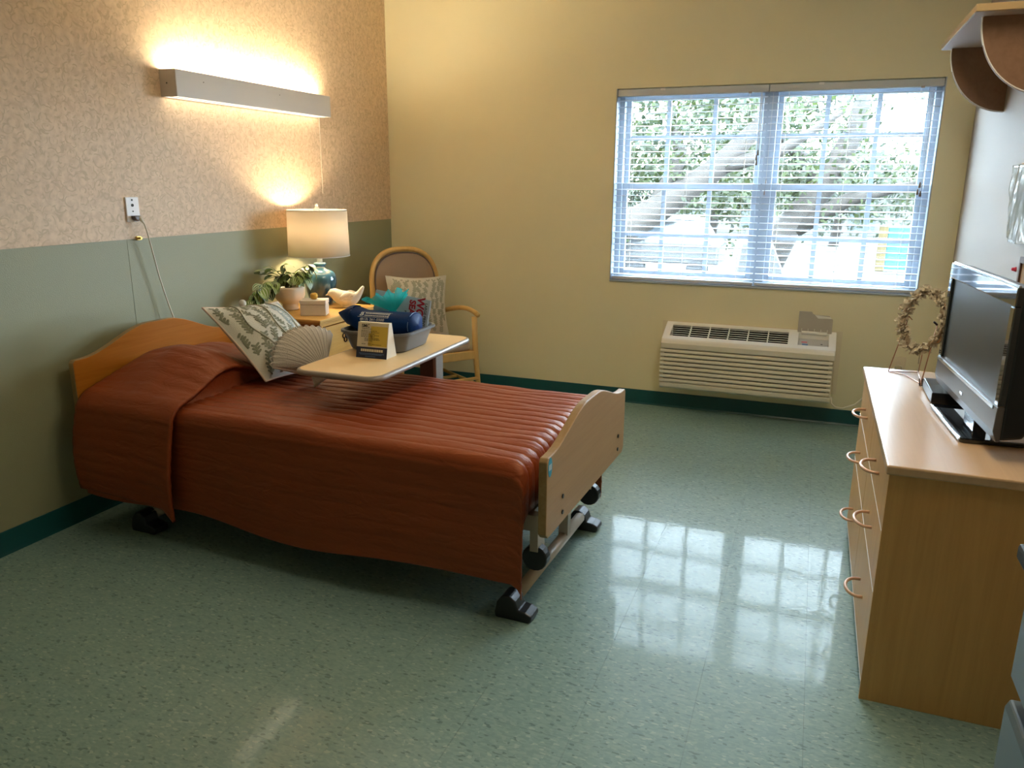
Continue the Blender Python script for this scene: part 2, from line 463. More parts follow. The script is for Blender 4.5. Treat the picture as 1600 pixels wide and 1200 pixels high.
# ------------------------------------------------------------------ mesh helpers
class MB:
    def __init__(s):
        s.v, s.f, s.m = [], [], []

    def add(s, vs, fs, mi=0):
        o = len(s.v)
        s.v += [tuple(p) for p in vs]
        s.f += [tuple(i + o for i in f) for f in fs]
        s.m += [mi] * len(fs)
        return s

    def box(s, x0, x1, y0, y1, z0, z1, mi=0):
        return s.add([(x0, y0, z0), (x1, y0, z0), (x1, y1, z0), (x0, y1, z0), (x0, y0, z1), (x1, y0, z1), (x1, y1, z1), (x0, y1, z1)],
                     [(0, 3, 2, 1), (4, 5, 6, 7), (0, 1, 5, 4), (1, 2, 6, 5), (2, 3, 7, 6), (3, 0, 4, 7)], mi)

    def prism(s, poly, axis, lo, hi, mi=0, mcap=None):
        n = len(poly)  # dark panels paint the shade seen through the top grille
        def P(a, b, c):
            return {'x': (c, a, b), 'y': (a, c, b), 'z': (a, b, c)}[axis]
        vs = [P(a, b, lo) for a, b in poly] + [P(a, b, hi) for a, b in poly]
        s.add(vs, [tuple(range(n))[::-1], tuple(range(n, 2 * n))], mi if mcap is None else mcap)
        o = len(s.v) - 2 * n
        for i in range(n):
            j = (i + 1) % n
            s.f.append((o + i, o + j, o + n + j, o + n + i)); s.m.append(mi)
        return s

    def tube(s, pts, r, n=8, closed=False, mi=0):
        pts = [Vector(p) for p in pts]  # dark sheet behind the slats, painting the shade between them
        k = len(pts)
        rr = r if isinstance(r, (list, tuple)) else [r] * k
        t0 = (pts[1] - pts[0]).normalized()
        ref = Vector((0, 0, 1)) if abs(t0.z) < 0.9 else Vector((1, 0, 0))
        nrm = (ref - t0 * ref.dot(t0)).normalized()
        vs = []
        for i, p in enumerate(pts):
            if closed:
                t = (pts[(i + 1) % k] - pts[i - 1]).normalized()
            else:
                t = (pts[min(i + 1, k - 1)] - pts[max(i - 1, 0)]).normalized()
            nrm = (nrm - t * nrm.dot(t))
            nrm = nrm.normalized() if nrm.length > 1e-6 else t.orthogonal().normalized()
            bn = t.cross(nrm)
            for j in range(n):
                a = 2 * PI * j / n
                vs.append(p + (nrm * math.cos(a) + bn * math.sin(a)) * rr[i])
        fs = []
        for i in range(k if closed else k - 1):
            i2 = (i + 1) % k
            for j in range(n):
                j2 = (j + 1) % n
                fs.append((i * n + j, i * n + j2, i2 * n + j2, i2 * n + j))
        if not closed:
            fs.append(tuple(range(n))[::-1])
            fs.append(tuple((k - 1) * n + j for j in range(n)))
        return s.add(vs, fs, mi)

    def lathe(s, prof, c=(0, 0, 0), n=28, mi=0, sx=1, sy=1):
        vs, fs = [], []
        for r, z in prof:
            for j in range(n):
                a = 2 * PI * j / n
                vs.append((c[0] + r * math.cos(a) * sx, c[1] + r * math.sin(a) * sy, c[2] + z))
        for i in range(len(prof) - 1):
            for j in range(n):
                j2 = (j + 1) % n
                fs.append((i * n + j, i * n + j2, (i + 1) * n + j2, (i + 1) * n + j))
        if prof[0][0] > 1e-5:
            fs.append(tuple(range(n))[::-1])
        if prof[-1][0] > 1e-5:
            fs.append(tuple((len(prof) - 1) * n + j for j in range(n)))
        return s.add(vs, fs, mi)

    def grid(s, fn, nu, nv, mi=0, skip=None):
        vs = [fn(i / nu, j / nv) for i in range(nu + 1) for j in range(nv + 1)]
        fs = []
        for i in range(nu):
            for j in range(nv):
                if skip and skip((i + .5) / nu, (j + .5) / nv):
                    continue
                fs.append((i * (nv + 1) + j, (i + 1) * (nv + 1) + j, (i + 1) * (nv + 1) + j + 1, i * (nv + 1) + j + 1))
        return s.add(vs, fs, mi)

    def ball(s, c, r, n=10, mi=0):
        rx, ry, rz = r if isinstance(r, (tuple, list)) else (r, r, r)
        prof = [(math.sin(PI * i / n), -math.cos(PI * i / n)) for i in range(n + 1)]
        prof[0] = (1e-4, -1); prof[-1] = (1e-4, 1)
        vs, fs, m = [], [], 2 * n
        for q, z in prof:
            for j in range(m):
                a = 2 * PI * j / m
                vs.append((c[0] + rx * q * math.cos(a), c[1] + ry * q * math.sin(a), c[2] + rz * z))
        for i in range(n):
            for j in range(m):
                j2 = (j + 1) % m
                fs.append((i * m + j, i * m + j2, (i + 1) * m + j2, (i + 1) * m + j))
        return s.add(vs, fs, mi)

    def xf(s, mtx):
        s.v = [tuple(mtx @ Vector(p)) for p in s.v]
        return s

    def mesh(s, name, mats, smooth=False, off=None):
        me = bpy.data.meshes.new(name)
        vs = s.v if off is None else [(a - off[0], b - off[1], c - off[2]) for a, b, c in s.v]
        me.from_pydata(vs, [], s.f)
        for m in (mats if isinstance(mats, (list, tuple)) else [mats]):
            me.materials.append(m)
        me.polygons.foreach_set('material_index', s.m)
        if smooth:
            me.polygons.foreach_set('use_smooth', [True] * len(me.polygons))
        bm = bmesh.new(); bm.from_mesh(me)
        bmesh.ops.recalc_face_normals(bm, faces=bm.faces)
        bm.to_mesh(me); bm.free()
        me.update()
        return me


OFF = {}


def tag(o, label=None, cat=None, group=None, kind=None):
    for k, v in (('label', label), ('category', cat), ('group', group), ('kind', kind)):
        if v:
            o[k] = v
    return o


def thing(name, label, cat, loc=(0, 0, 0), rz=0, group=None, kind=None, local=False):
    o = bpy.data.objects.new(name, None)
    o.empty_display_size = 0.1
    C.objects.link(o)
    o.location = loc
    o.rotation_euler = (0, 0, rz)
    OFF[o.name] = None if local else tuple(loc)
    return tag(o, label, cat, group, kind)


def obj(name, mb, m, parent=None, smooth=False, bev=0, sol=0, sub=0, angle=40):
    off = OFF.get(parent.name) if parent else None
    mats = [M[x] if isinstance(x, str) else x for x in (m if isinstance(m, (list, tuple)) else [m])]
    me = mb.mesh(name, mats, smooth, off)
    o = bpy.data.objects.new(name, me)
    C.objects.link(o)
    if parent:
        o.parent = parent
        OFF[o.name] = off
    if sol:
        md = o.modifiers.new('s', 'SOLIDIFY'); md.thickness = sol; md.offset = 0
    if sub:
        md = o.modifiers.new('u', 'SUBSURF'); md.levels = sub; md.render_levels = sub
    if bev:
        md = o.modifiers.new('b', 'BEVEL'); md.width = bev; md.segments = 2; md.limit_method = 'ANGLE'; md.angle_limit = math.radians(angle)
    return o


def inst(name, me, loc, parent=None, rot=None, scale=None):
    o = bpy.data.objects.new(name, me)
    C.objects.link(o)
    off = OFF.get(parent.name) if parent else None
    o.location = Vector(loc) - Vector(off) if off else loc
    if rot:
        o.rotation_euler = rot
    if scale:
        o.scale = scale
    if parent:
        o.parent = parent
        OFF[o.name] = off
    return o


def B(*a):
    return MB().box(*a)


def text_mb(body, size, mtx, ext=0.0006, bold=0.0, mi=0):
    cu = bpy.data.curves.new('t', 'FONT')
    cu.body = body; cu.size = size; cu.extrude = ext; cu.offset = bold
    cu.align_x = 'CENTER'; cu.align_y = 'CENTER'
    cu.resolution_u = 3
    o = bpy.data.objects.new('t', cu)
    C.objects.link(o)
    bpy.context.view_layer.update()
    me = bpy.data.meshes.new_from_object(o.evaluated_get(bpy.context.evaluated_depsgraph_get()))
    mb = MB()
    mb.add([mtx @ v.co for v in me.vertices], [tuple(p.vertices) for p in me.polygons], mi)
    bpy.data.objects.remove(o); bpy.data.meshes.remove(me); bpy.data.curves.remove(cu)
    return mb


def rrect(x0, x1, y0, y1, r, n=5):
    out = []
    for cx, cy, a0 in ((x1 - r, y1 - r, 0), (x0 + r, y1 - r, PI / 2), (x0 + r, y0 + r, PI), (x1 - r, y0 + r, 3 * PI / 2)):
        for i in range(n + 1):
            a = a0 + PI / 2 * i / n
            out.append((cx + r * math.cos(a), cy + r * math.sin(a)))
    return out


def ss(a, b, x):
    t = min(1, max(0, (x - a) / (b - a)))
    return t * t * (3 - 2 * t)


# ------------------------------------------------------------------ the room
XR, YB, ZC = 3.80, -6.5, 2.90
T = 0.20
ZW = 1.2434
WX0, WX1, WZ0, WZ1 = 1.717, 3.636, 0.858, 2.114

P_ = 0.3065
TX0, TY0 = 1.898 - 7 * P_, -3.478 + 12 * P_
fl = obj('floor', B(-T, XR + T, YB - T, T, -0.15, -0.0025).box(0, XR, YB, -4.71, -0.0026, 0, 1), ['joint', 'vct'])
tag(fl, 'glossy speckled sea-green vinyl tile floor', 'floor', kind='structure')
OFF[fl.name] = (0, 0, 0)
tiles = {}
g_ = 0.0003
for i in range(-1, 15):
    for j in range(0, 18):
        x0, x1 = max(0, TX0 + i * P_), min(XR, TX0 + (i + 1) * P_)
        y1, y0 = min(0, TY0 - j * P_ + P_), TY0 - j * P_
        if x1 - x0 < 0.01 or y1 - y0 < 0.01 or y0 < -4.72:
            continue
        key = (round(x1 - x0, 3), round(y1 - y0, 3))
        if key not in tiles:
            a, b = (x1 - x0) / 2 - g_, (y1 - y0) / 2 - g_
            tiles[key] = B(-a, a, -b, b, -0.0025, 0).mesh('tile', [M['vct']])
        inst('tile', tiles[key], ((x0 + x1) / 2, (y0 + y1) / 2, 0), fl)

wl = obj('wall_left', B(-T, 0, YB - T, T, 0, ZC), 'sage')
tag(wl, 'side wall with sage green lower half and beige scroll wallpaper above', 'wall', kind='structure')
OFF[wl.name] = (0, 0, 0)
obj('wallpaper', B(0, 0.003, YB, -0.0005, ZW, ZC), 'wallpaper', wl)
obj('wall_covering_seam', B(0, 0.0012, -2.475, -2.472, 0.1, ZW), 'sage', wl)
wb = MB()
wb.box(0, WX0, 0, T, 0, ZC).box(WX1, XR + T, 0, T, 0, ZC).box(WX0, WX1, 0, T, 0, WZ0).box(WX0, WX1, 0, T, WZ1, ZC)
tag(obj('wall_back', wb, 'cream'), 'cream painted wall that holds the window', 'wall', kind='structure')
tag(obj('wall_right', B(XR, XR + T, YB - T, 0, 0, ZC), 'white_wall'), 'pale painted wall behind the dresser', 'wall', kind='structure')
tag(obj('wall_rear', B(0, XR, YB - T, YB, 0, ZC), 'cream'), 'cream wall at the entrance end of the room', 'wall', kind='structure')
tag(obj('ceiling', B(-T, XR + T, YB - T, T, ZC, ZC + 0.15), 'ceiling'), 'plain white room ceiling', 'ceiling', kind='structure')


def baseb(name, poly, axis, lo, hi, label):
    tag(obj(name, MB().prism(poly, axis, lo, hi), 'base', bev=0.002), label, 'baseboard', kind='structure')


baseb('baseboard_left', [(0.0, 0), (0.014, 0), (0.008, 0.012), (0.006, 0.102), (0, 0.102)], 'y', YB, -0.001, 'dark teal vinyl baseboard along the sage wall')
baseb('baseboard_back', [(-0.0, 0), (-0.014, 0), (-0.008, 0.012), (-0.006, 0.102), (0, 0.102)], 'x', 0.015, XR - 0.015, 'dark teal vinyl baseboard under the window wall')
baseb('baseboard_right', [(XR, 0), (XR - 0.014, 0), (XR - 0.008, 0.012), (XR - 0.006, 0.102), (XR, 0.102)], 'y', YB, -0.001, 'dark teal vinyl baseboard behind the dresser')

# ------------------------------------------------------------------ window
wn = thing('window_1', 'white twin double-hung window with grid muntins', 'window', (2.677, 0.15, WZ0), kind='structure')
f = MB()
f.box(WX0, 1.757, 0.09, 0.19, WZ0, WZ1).box(3.598, WX1, 0.09, 0.19, WZ0, WZ1)
f.box(1.757, 3.598, 0.09, 0.19, WZ0, 0.895).box(1.757, 3.598, 0.09, 0.19, 2.078, WZ1).box(2.642, 2.728, 0.085, 0.19, 0.895, 2.078)
obj('window_frame', f, 'window_white', wn, bev=0.003)
obj('window_sill', B(WX0 + 0.001, WX1 - 0.001, -0.012, 0.085, WZ0, WZ0 + 0.012), 'window_white', wn, bev=0.003)
obj('window_liner', B(WX0, WX0 + 0.006, 0.0, 0.09, WZ0 + .012, WZ1).box(WX1 - 0.006, WX1, 0.0, 0.09, WZ0 + .012, WZ1), 'window_white', wn)
pane_me = {}
for ux0, ux1, cols in ((1.757, 2.642, (2.04, 2.34)), (2.728, 3.598, (3.02, 3.31))):
    for lo, hi, yy, row in ((1.472, 2.078, 0.150, 1.812), (0.895, 1.518, 0.115, 1.178)):
        sash = MB()
        st = 0.032
        sash.box(ux0, ux0 + st, yy, yy + 0.03, lo, hi).box(ux1 - st, ux1, yy, yy + 0.03, lo, hi)
        mr = 0.046
        sash.box(ux0 + st, ux1 - st, yy, yy + 0.03, lo, lo + (mr if lo > 1 else 0.035)).box(ux0 + st, ux1 - st, yy, yy + 0.03, hi - (mr if lo < 1 else 0.03), hi)
        sa = obj('sash', sash, 'window_white', wn, bev=0.003)
        z0, z1 = lo + (mr if lo > 1 else 0.035), hi - (mr if lo < 1 else 0.03)
        mu = MB()
        for c in cols:
            mu.box(c - 0.014, c + 0.014, yy + 0.006, yy + 0.024, z0, z1)
        mu.box(ux0 + st, ux1 - st, yy + 0.007, yy + 0.023, row - 0.014, row + 0.014)
        obj('muntin', mu, 'window_white', sa)
        xs = [ux0 + st] + list(cols) + [ux1 - st]
        zs = [z0, row, z1]
        for i in range(3):
            for j in range(2):
                xa, xb = xs[i] + (0.014 if i else 0), xs[i + 1] - (0.014 if i < 2 else 0)
                za, zb = zs[j] + (0.014 if j else 0), zs[j + 1] - (0.014 if j < 1 else 0)
                obj('pane', B(xa, xb, yy + 0.013, yy + 0.016, za, zb), 'glass', sa)


# ------------------------------------------------------------------ blinds
def blind(x0, x1, label, tassel):
    cx = (x0 + x1) / 2
    t = thing('window_blind', label, 'blind', (cx, 0.03, WZ1), group='pair of white venetian blinds')
    zt = WZ1 - 0.006
    obj('headrail', B(x0, x1, 0.006, 0.058, zt - 0.042, zt), 'blind', t, bev=0.003)
    obj('valance_clip', B(x0 + .28, x0 + .31, 0.002, 0.006, zt - 0.012, zt + .002), 'white_plastic', t)
    obj('cord_lock', B(x1 - .12, x1 - .1, .002, .006, zt - .05, zt - .038), 'taupe_l', t)
    hw = (x1 - x0) / 2 - 0.004
    sm = MB().grid(lambda a, b: (-hw + 2 * hw * a, (b - .5) * 0.046, 0.0022 * math.cos(PI * (b - .5))), 1, 4)
    me = sm.mesh('slat', [M['blind']])
    n = 29
    ztop, zbot = zt - 0.066, WZ0 + 0.052
    for i in range(n):
        z = ztop + (zbot - ztop) * i / (n - 1)
        o = inst('slat', me, (cx + random.uniform(-.001, .001), 0.032, z), t, rot=(math.radians(2.5 + random.uniform(-1.5, 1.5)), 0, 0))
        md = o.modifiers.new('s', 'SOLIDIFY'); md.thickness = 0.0026
    obj('bottom_rail', B(x0 + 0.003, x1 - 0.003, 0.008, 0.056, WZ0 + 0.016, WZ0 + 0.034), 'blind', t, bev=0.003)
    for fx in (0.12, 0.5, 0.88):
        xx = x0 + (x1 - x0) * fx
        obj('ladder_cord', MB().tube([(xx, 0.005, zt - .04), (xx, 0.005, WZ0 + .02)], 0.0009, 5).tube([(xx, 0.06, zt - .04), (xx, 0.06, WZ0 + .02)], 0.0009, 5), 'cord', t)
    for k, (dx, zz) in enumerate(tassel):
        xx = x1 - dx
        c = obj('pull_cord', MB().tube([(xx, 0.002, zt - .04), (xx + 0.004, -0.002, (zt + zz) / 2), (xx + 0.001, -0.002, zz + 0.03)], 0.0011, 5), 'cord', t)
        obj('tassel', MB().lathe([(0.001, 0.034), (0.004, 0.03), (0.007, 0.004), (0.006, 0)], (xx + 0.001, -0.002, zz), 10), 'tassel', c, smooth=True)
    return t


blind(WX0 + 0.008, 2.671, 'white venetian blind with open slats over the window half nearer the bed', ((0.035, 1.69), (0.043, 1.66), (0.040, 1.63)))
blind(2.675, WX1 - 0.008, 'white venetian blind with open slats over the window half nearer the dresser', ((0.06, 1.50), (0.068, 1.46), (0.052, 1.45)))
cw = thing('cord_winder', 'short grey cord toggles hanging at the middle window post', 'cord', (2.70, -0.002, 1.55))
obj('cord_line', MB().tube([(2.700, -0.001, 2.06), (2.699, -0.001, 1.55)], 0.001, 5), 'cord', cw)
obj('toggle', MB().lathe([(0.001, 0.03), (0.004, 0.02), (0.005, 0)], (2.699, -0.001, 1.52), 8).lathe([(0.001, 0.03), (0.004, 0.02), (0.005, 0)], (2.696, -0.001, 1.45), 8).tube([(2.699, -.001, 1.52), (2.696, -.001, 1.48)], .001, 5), 'edge_grey', cw)

# ------------------------------------------------------------------ over-bed wall light
LY0, LY1, LZ0, LZ1 = -2.17, -0.89, 1.905, 2.03
lt = thing('wall_light', 'long white box-shaped wall lamp glowing above the bed', 'lamp', (0, (LY0 + LY1) / 2, LZ0))
obj('housing', B(0.003, 0.012, LY0, LY1, LZ0, LZ1).box(0.096, 0.102, LY0, LY1, LZ0, LZ1).box(0.012, 0.096, LY0, LY1, LZ0 + .035, LZ0 + .04), 'white_metal', lt, bev=0.001)
for y in (LY0, LY1):
    e = obj('end_cap', B(0.003, 0.102, y - 0.004 if y == LY0 else y, y if y == LY0 else y + 0.004, LZ0, LZ1), 'cap_metal', lt)
obj('screw', MB().ball((0.045, LY0 - 0.004, 1.967), 0.004, 5), 'black', lt)
for ry_ in (.18, .78):
    obj('rivet', MB().ball((0.103, LY0 + ry_, 1.988), 0.0025, 5), 'dark_metal', lt)
obj('fluorescent_tube', MB().tube([(0.052, LY0 + .03, LZ1 - .022), (0.052, LY1 - .03, LZ1 - .022)], 0.014, 12), 'tube', lt, smooth=True)
for xa, xb in ((0.014, 0.042), (0.066, 0.094)):
    obj('lower_lens', B(xa, xb, LY0 + .01, LY1 - .01, LZ0 + .004, LZ0 + .01), 'lens', lt)
obj('lens_divider', B(0.042, 0.066, LY0 + .01, LY1 - .01, LZ0, LZ0 + .012), 'white_metal', lt)
pc = obj('pull_cord', MB().tube([(0.06, -0.955, LZ0), (0.061, -0.957, 1.7), (0.062, -0.96, 1.44)], 0.0012, 6), 'cord', lt)

# added fill panel under the ceiling, out of view; brightens the right side
M['fill_glow'] = emis('added_fill_glow', (1.0, 0.86, 0.62), FILL_STR)
el = thing('added_fill_panel', 'unseen panel added under the ceiling to brighten the open floor', 'lamp', (3.05, -2.85, ZC))
obj('frame', B(2.87, 3.23, -3.64, -2.06, ZC - .05, ZC - .001), 'white_metal', el, bev=.004)
obj('fill_emitter', B(2.90, 3.20, -3.61, -2.09, ZC - .058, ZC - .05), 'fill_glow', el)

# outlet plate + cord
op = thing('wall_plate', 'white outlet plate with a dark plug on the wallpaper', 'outlet', (0.003, -2.428, 1.38))
obj('plate', B(0.003, 0.011, -2.466, -2.39, 1.324, 1.438), 'white_plastic', op, bev=0.003)
for dz, r in ((1.424, 0.004), (1.40, 0.007), (1.372, 0.003)):
    obj('jack', MB().tube([(0.010, -2.43, dz), (0.0135, -2.43, dz)], r, 10), 'print_dark', op)
obj('plug', MB().prism([(-2.448, 1.352), (-2.408, 1.352), (-2.412, 1.334), (-2.425, 1.326), (-2.44, 1.334)], 'x', 0.011, 0.036), 'taupe', op, bev=0.004)
cc = thing('call_cord', 'thin cream cord dropping from the outlet plate behind the headboard', 'cord', (0.03, -2.40, 1.33))
pts = [(0.034, -2.42, 1.335), (0.05, -2.408, 1.315), (0.052, -2.398, 1.275), (0.045, -2.372, 1.18), (0.042, -2.345, 1.06), (0.042, -2.315, 0.95), (0.05, -2.29, 0.85), (0.05, -2.27, 0.74), (0.045, -2.265, 0.55)]
obj('cord', MB().tube(pts, 0.0035, 8), 'cord', cc, smooth=True)
obj('cord_head', MB().tube([(0.030, -2.416, 1.345), (0.048, -2.409, 1.318)], [0.008, 0.005], 8), 'cord', cc, smooth=True)
hk = thing('wall_hook', 'small brass hook on the wall below the outlet plate', 'hook', (0.0, -2.41, 1.246))
obj('hook_plate', B(0.003, 0.010, -2.424, -2.396, 1.236, 1.256), 'brass', hk, bev=0.002)
obj('hook_peg', MB().tube([(0.010, -2.410, 1.246), (0.024, -2.410, 1.246)], 0.006, 10), 'brass', hk)

# ------------------------------------------------------------------ bed
BED = (0.10, -2.462, 0)
BR = math.radians(-1.8)
bed = thing('hospital_bed', 'low adjustable bed with arched wooden headboard and footboard', 'bed', BED, BR, local=True)


def arch(w, zs, zp, zb, sh, n=28, rb=0.02):
    """ogee-topped board outline in (y, z)"""
    top = []
    for i in range(n + 1):
        y = -w + 2 * w * i / n
        a = abs(y)
        k = ss(w - sh * 0.15, w * 0.12, a)
        top.append((y, zs + (zp - zs) * k))
    out = [(-w + rb, zb), (w - rb, zb), (w, zb + rb)]
    tp = top[::-1]
    tp[0] = (w, zs - 0.012); tp[-1] = (-w, zs - 0.012)
    tp.insert(1, (w - 0.012, zs)); tp.insert(-1, (-w + 0.012, zs))
    return out + tp + [(-w, zb + rb)]


obj('headboard', MB().prism(arch(0.475, 0.765, 0.866, 0.36, 0.3), 'x', 0.0, 0.03, 1, 0), ['bed_wood', 'ply_edge'], bed, bev=0.004)
fb = obj('footboard', MB().prism(arch(0.492, 0.648, 0.735, 0.36, 0.3), 'x', 2.168, 2.198, 1, 0), ['foot_wood', 'ply_edge'], bed, bev=0.004)
for v in (-0.33, 0.39):
    for z in (0.40, 0.46):
        obj('bolt', MB().tube([(2.196, v, z), (2.202, v, z)], 0.008, 10), 'black', fb)
obj('sticker', MB().prism([(-0.463 + 0.019 * math.cos(a * PI / 12), 0.612 + 0.034 * math.sin(a * PI / 12)) for a in range(24)], 'x', 2.198, 2.1988), 'sticker_blue', fb)
st = MB()
for k in range(3):
    st.box(2.1986, 2.1992, -0.474 + k * .008, -0.469 + k * .008, 0.602, 0.622)
obj('sticker_lettering', st, 'white_plastic', fb)
obj('mattress', MB().prism(rrect(0.045, 2.07, -0.445, 0.445, 0.05), 'z', 0.40, 0.575), 'mattress', bed, bev=0.03)
fr = MB()
fr.box(0.03, 2.168, -0.40, -0.36, 0.34, 0.40).box(0.03, 2.168, 0.36, 0.40, 0.34, 0.40)
for u in (0.25, 0.9, 1.5, 2.08):
    fr.box(u - .02, u + .02, -0.36, 0.36, 0.345, 0.395)
obj('deck_frame', fr, 'tan_steel', bed)
for u in (0.27, 2.045):
    bar = obj('base_bar', MB().tube([(u, -0.385, 0.062), (u, 0.385, 0.062)], 0.024, 10), 'tan_steel', bed, smooth=True)
    for v in (-0.402, 0.402):
        prof = [(-0.055, 0), (0.075, 0), (0.085, 0.012), (0.083, 0.03), (0.06, 0.04), (0.032, 0.044), (0.022, 0.075), (0.0, 0.092), (-0.028, 0.09), (-0.05, 0.06), (-0.058, 0.02)]
        obj('foot_pad', MB().prism([(u + a, b) for a, b in prof], 'y', v - 0.038, v + 0.038), 'rubber', bed, bev=0.006)
    for v in (-0.16, 0.16):
        obj('lift_leg', B(u - 0.02, u + 0.02, v - .02, v + .02, 0.062, 0.345), 'tan_steel', bed)
for v in (-0.32, 0.32):
    cs = obj('caster', MB().tube([(2.10, v - 0.022, 0.205), (2.10, v + 0.022, 0.205)], 0.048, 18), 'rubber', bed, bev=0.005)
    obj('caster_fork', B(2.085, 2.115, v - 0.028, v + 0.028, 0.235, 0.36), 'tan_steel', cs)

# bedspread
bs = thing('bedspread', 'rust-orange channel-quilted satin bedspread covering the bed', 'bedspread', BED, BR, local=True)
HW, RD, ZT, LE = 0.475, 0.05, 0.602, 2.10


def bendxy(s, half, r):
    """arc length s from centre -> (horizontal, drop, angle)"""
    sg = 1 if s >= 0 else -1
    a = abs(s)
    fl_ = half - r
    if a <= fl_:
        return s, 0, 0
    if a <= fl_ + r * PI / 2:
        t = (a - fl_) / r
        return sg * (fl_ + r * math.sin(t)), r * (1 - math.cos(t)), t * sg
    return sg * half, r + (a - fl_ - r * PI / 2), sg * PI / 2


SIDE = 0.44
SMAX = HW - RD + RD * PI / 2 + SIDE - RD
CH = 0.0535


def quilt(s, u):
    p = (s / CH) % 1.0
    puff = abs(math.sin(PI * p)) ** 0.22
    return puff


def spread_pt(a, b):
    s = -SMAX + 2 * SMAX * a
    t = 0.05 + (LE + 0.165 - 0.05) * b
    v, d, th = bendxy(s, HW, RD)
    top = 1 - min(1, abs(th) / (PI / 2))
    # along
    e0 = LE - 0.045
    if t <= e0:
        u, d2, t2 = t, 0, 0
    elif t <= e0 + 0.05 * PI / 2:
        k = (t - e0) / 0.05
        u, d2, t2 = e0 + 0.05 * math.sin(k), 0.05 * (1 - math.cos(k)), k
    else:
        u, d2, t2 = e0 + 0.05, 0.05 + (t - e0 - 0.05 * PI / 2), PI / 2
    h = (0.0078 * top + 0.003) * quilt(s, t)
    wr = noise.noise((t * 6.5, s * 14, 1.3)) * 0.006 * top + noise.noise((t * 2.0, s * 5, 7.3)) * 0.008 * top
    crown = 0.016 * top * (1 - (s / HW) ** 2) if abs(s) < HW else 0
    hh = h + wr
    z = ZT + crown - d - d2
    side = abs(th) / (PI / 2)
    flare = 0.0
    if d > RD:
        q = (d - RD) / SIDE
        flare = (0.012 + 0.014 * math.sin(t * 5.2 + 0.6) + 0.02 * noise.noise((t * 2.5, q * 2, 3.1))) * q
        # hem height wanders along the bed
        z -= q * (0.022 * math.sin(t * 2.9 - 1.9) + 0.012 * math.sin(t * 7.0))
    sg = 1 if s >= 0 else -1
    nz = math.cos(th)
    v += sg * (math.sin(abs(th)) * hh + flare)
    z += nz * math.cos(t2) * hh
    u += math.sin(t2) * hh
    return (u, v, z)


def skip_corner(a, b):
    s = -SMAX + 2 * SMAX * a
    t = 0.05 + (LE + 0.165 - 0.05) * b
    return abs(s) > HW + 0.03 and t > LE + 0.03


obj('cover', MB().grid(spread_pt, 400, 90, skip=skip_corner), 'quilt', bs, smooth=True, sol=0.006)


def pillow_pt(a, b):
    # a across (near hem .. far hem), b along (head .. front fold)
    s = -SMAX + 2 * SMAX * a
    v, d, th = bendxy(s, HW + 0.014, 0.06)
    top = 1 - min(1, abs(th) / (PI / 2))
    u = 0.058 + 0.54 * b
    prof = math.sin(PI * (0.10 + 0.72 * b) ** 0.9) ** 0.7
    vv = v / (HW + 0.014)
    wv = (1 - ss(0.30, 1.0, abs(vv)) * 0.92)
    wv *= 1 - 0.5 * ss(-0.14, 0.04, v) * (0.35 + 0.65 * b)      # dented where the cushion leans
    H = 0.172 * prof * wv
    H += 0.014 * noise.noise((u * 7, v * 5, 2.0)) * top * prof
    # lower the whole cover toward the pillow end
    z = ZT + 0.014 + H - d
    puff = quilt(s, u) * 0.005
    z += puff * math.cos(th)
    sg = 1 if s >= 0 else -1
    q = max(0, (d - 0.06) / SIDE)
    bulge = 0.026 * math.sin(min(1, q * 1.0) * PI * 0.9) + 0.01 * noise.noise((u * 6, q * 2, 9.0)) * q + 0.016
    v += sg * (math.sin(abs(th)) * puff + (bulge if d > 0.0 else 0) * min(1, d / 0.06))
    # front edge leans forward as it hangs, hem lower at the front fold
    u += q * (0.00 - 0.10 * (1 - b) * 0.0) - 0.03 * q * b - 0.02 * math.sin(q * PI) * (1 - b)
    z -= q * (0.03 * b - 0.02 + 0.05 * (b > .9) * (b - .9) * 10)
    return (u, v, z)


obj('pillow_fold', MB().grid(pillow_pt, 200, 44), 'quilt', bs, smooth=True, sol=0.014)


def tuck_pt(a, b):
    v0 = -(HW - 0.03) + 2 * (HW - 0.03) * a
    e = pillow_pt((v0 + SMAX) / (2 * SMAX), 1.0)
    zb = ZT + 0.006
    return (e[0] - 0.018 - 0.012 * math.sin(PI * b) + 0.02 * b, e[1], (e[2] - 0.004) * (1 - b) + zb * b)


obj('tucked_face', MB().grid(tuck_pt, 60, 8), 'quilt', bs, smooth=True)


# ------------------------------------------------------------------ cushions
def pillow_shape(w, h, th, pinch=0.07):
    def front(a, b, side=1):
        x, y = 2 * a - 1, 2 * b - 1
        k = (1 - x * x) ** 0.75 * (1 - y * y) ** 0.75 if abs(x) < 1 and abs(y) < 1 else 0
        px = x * (1 - pinch * (1 - y * y)) * w / 2
        py = y * (1 - pinch * (1 - x * x)) * h / 2
        return Vector((side * (0.004 + th / 2 * k), px, py))
    return front


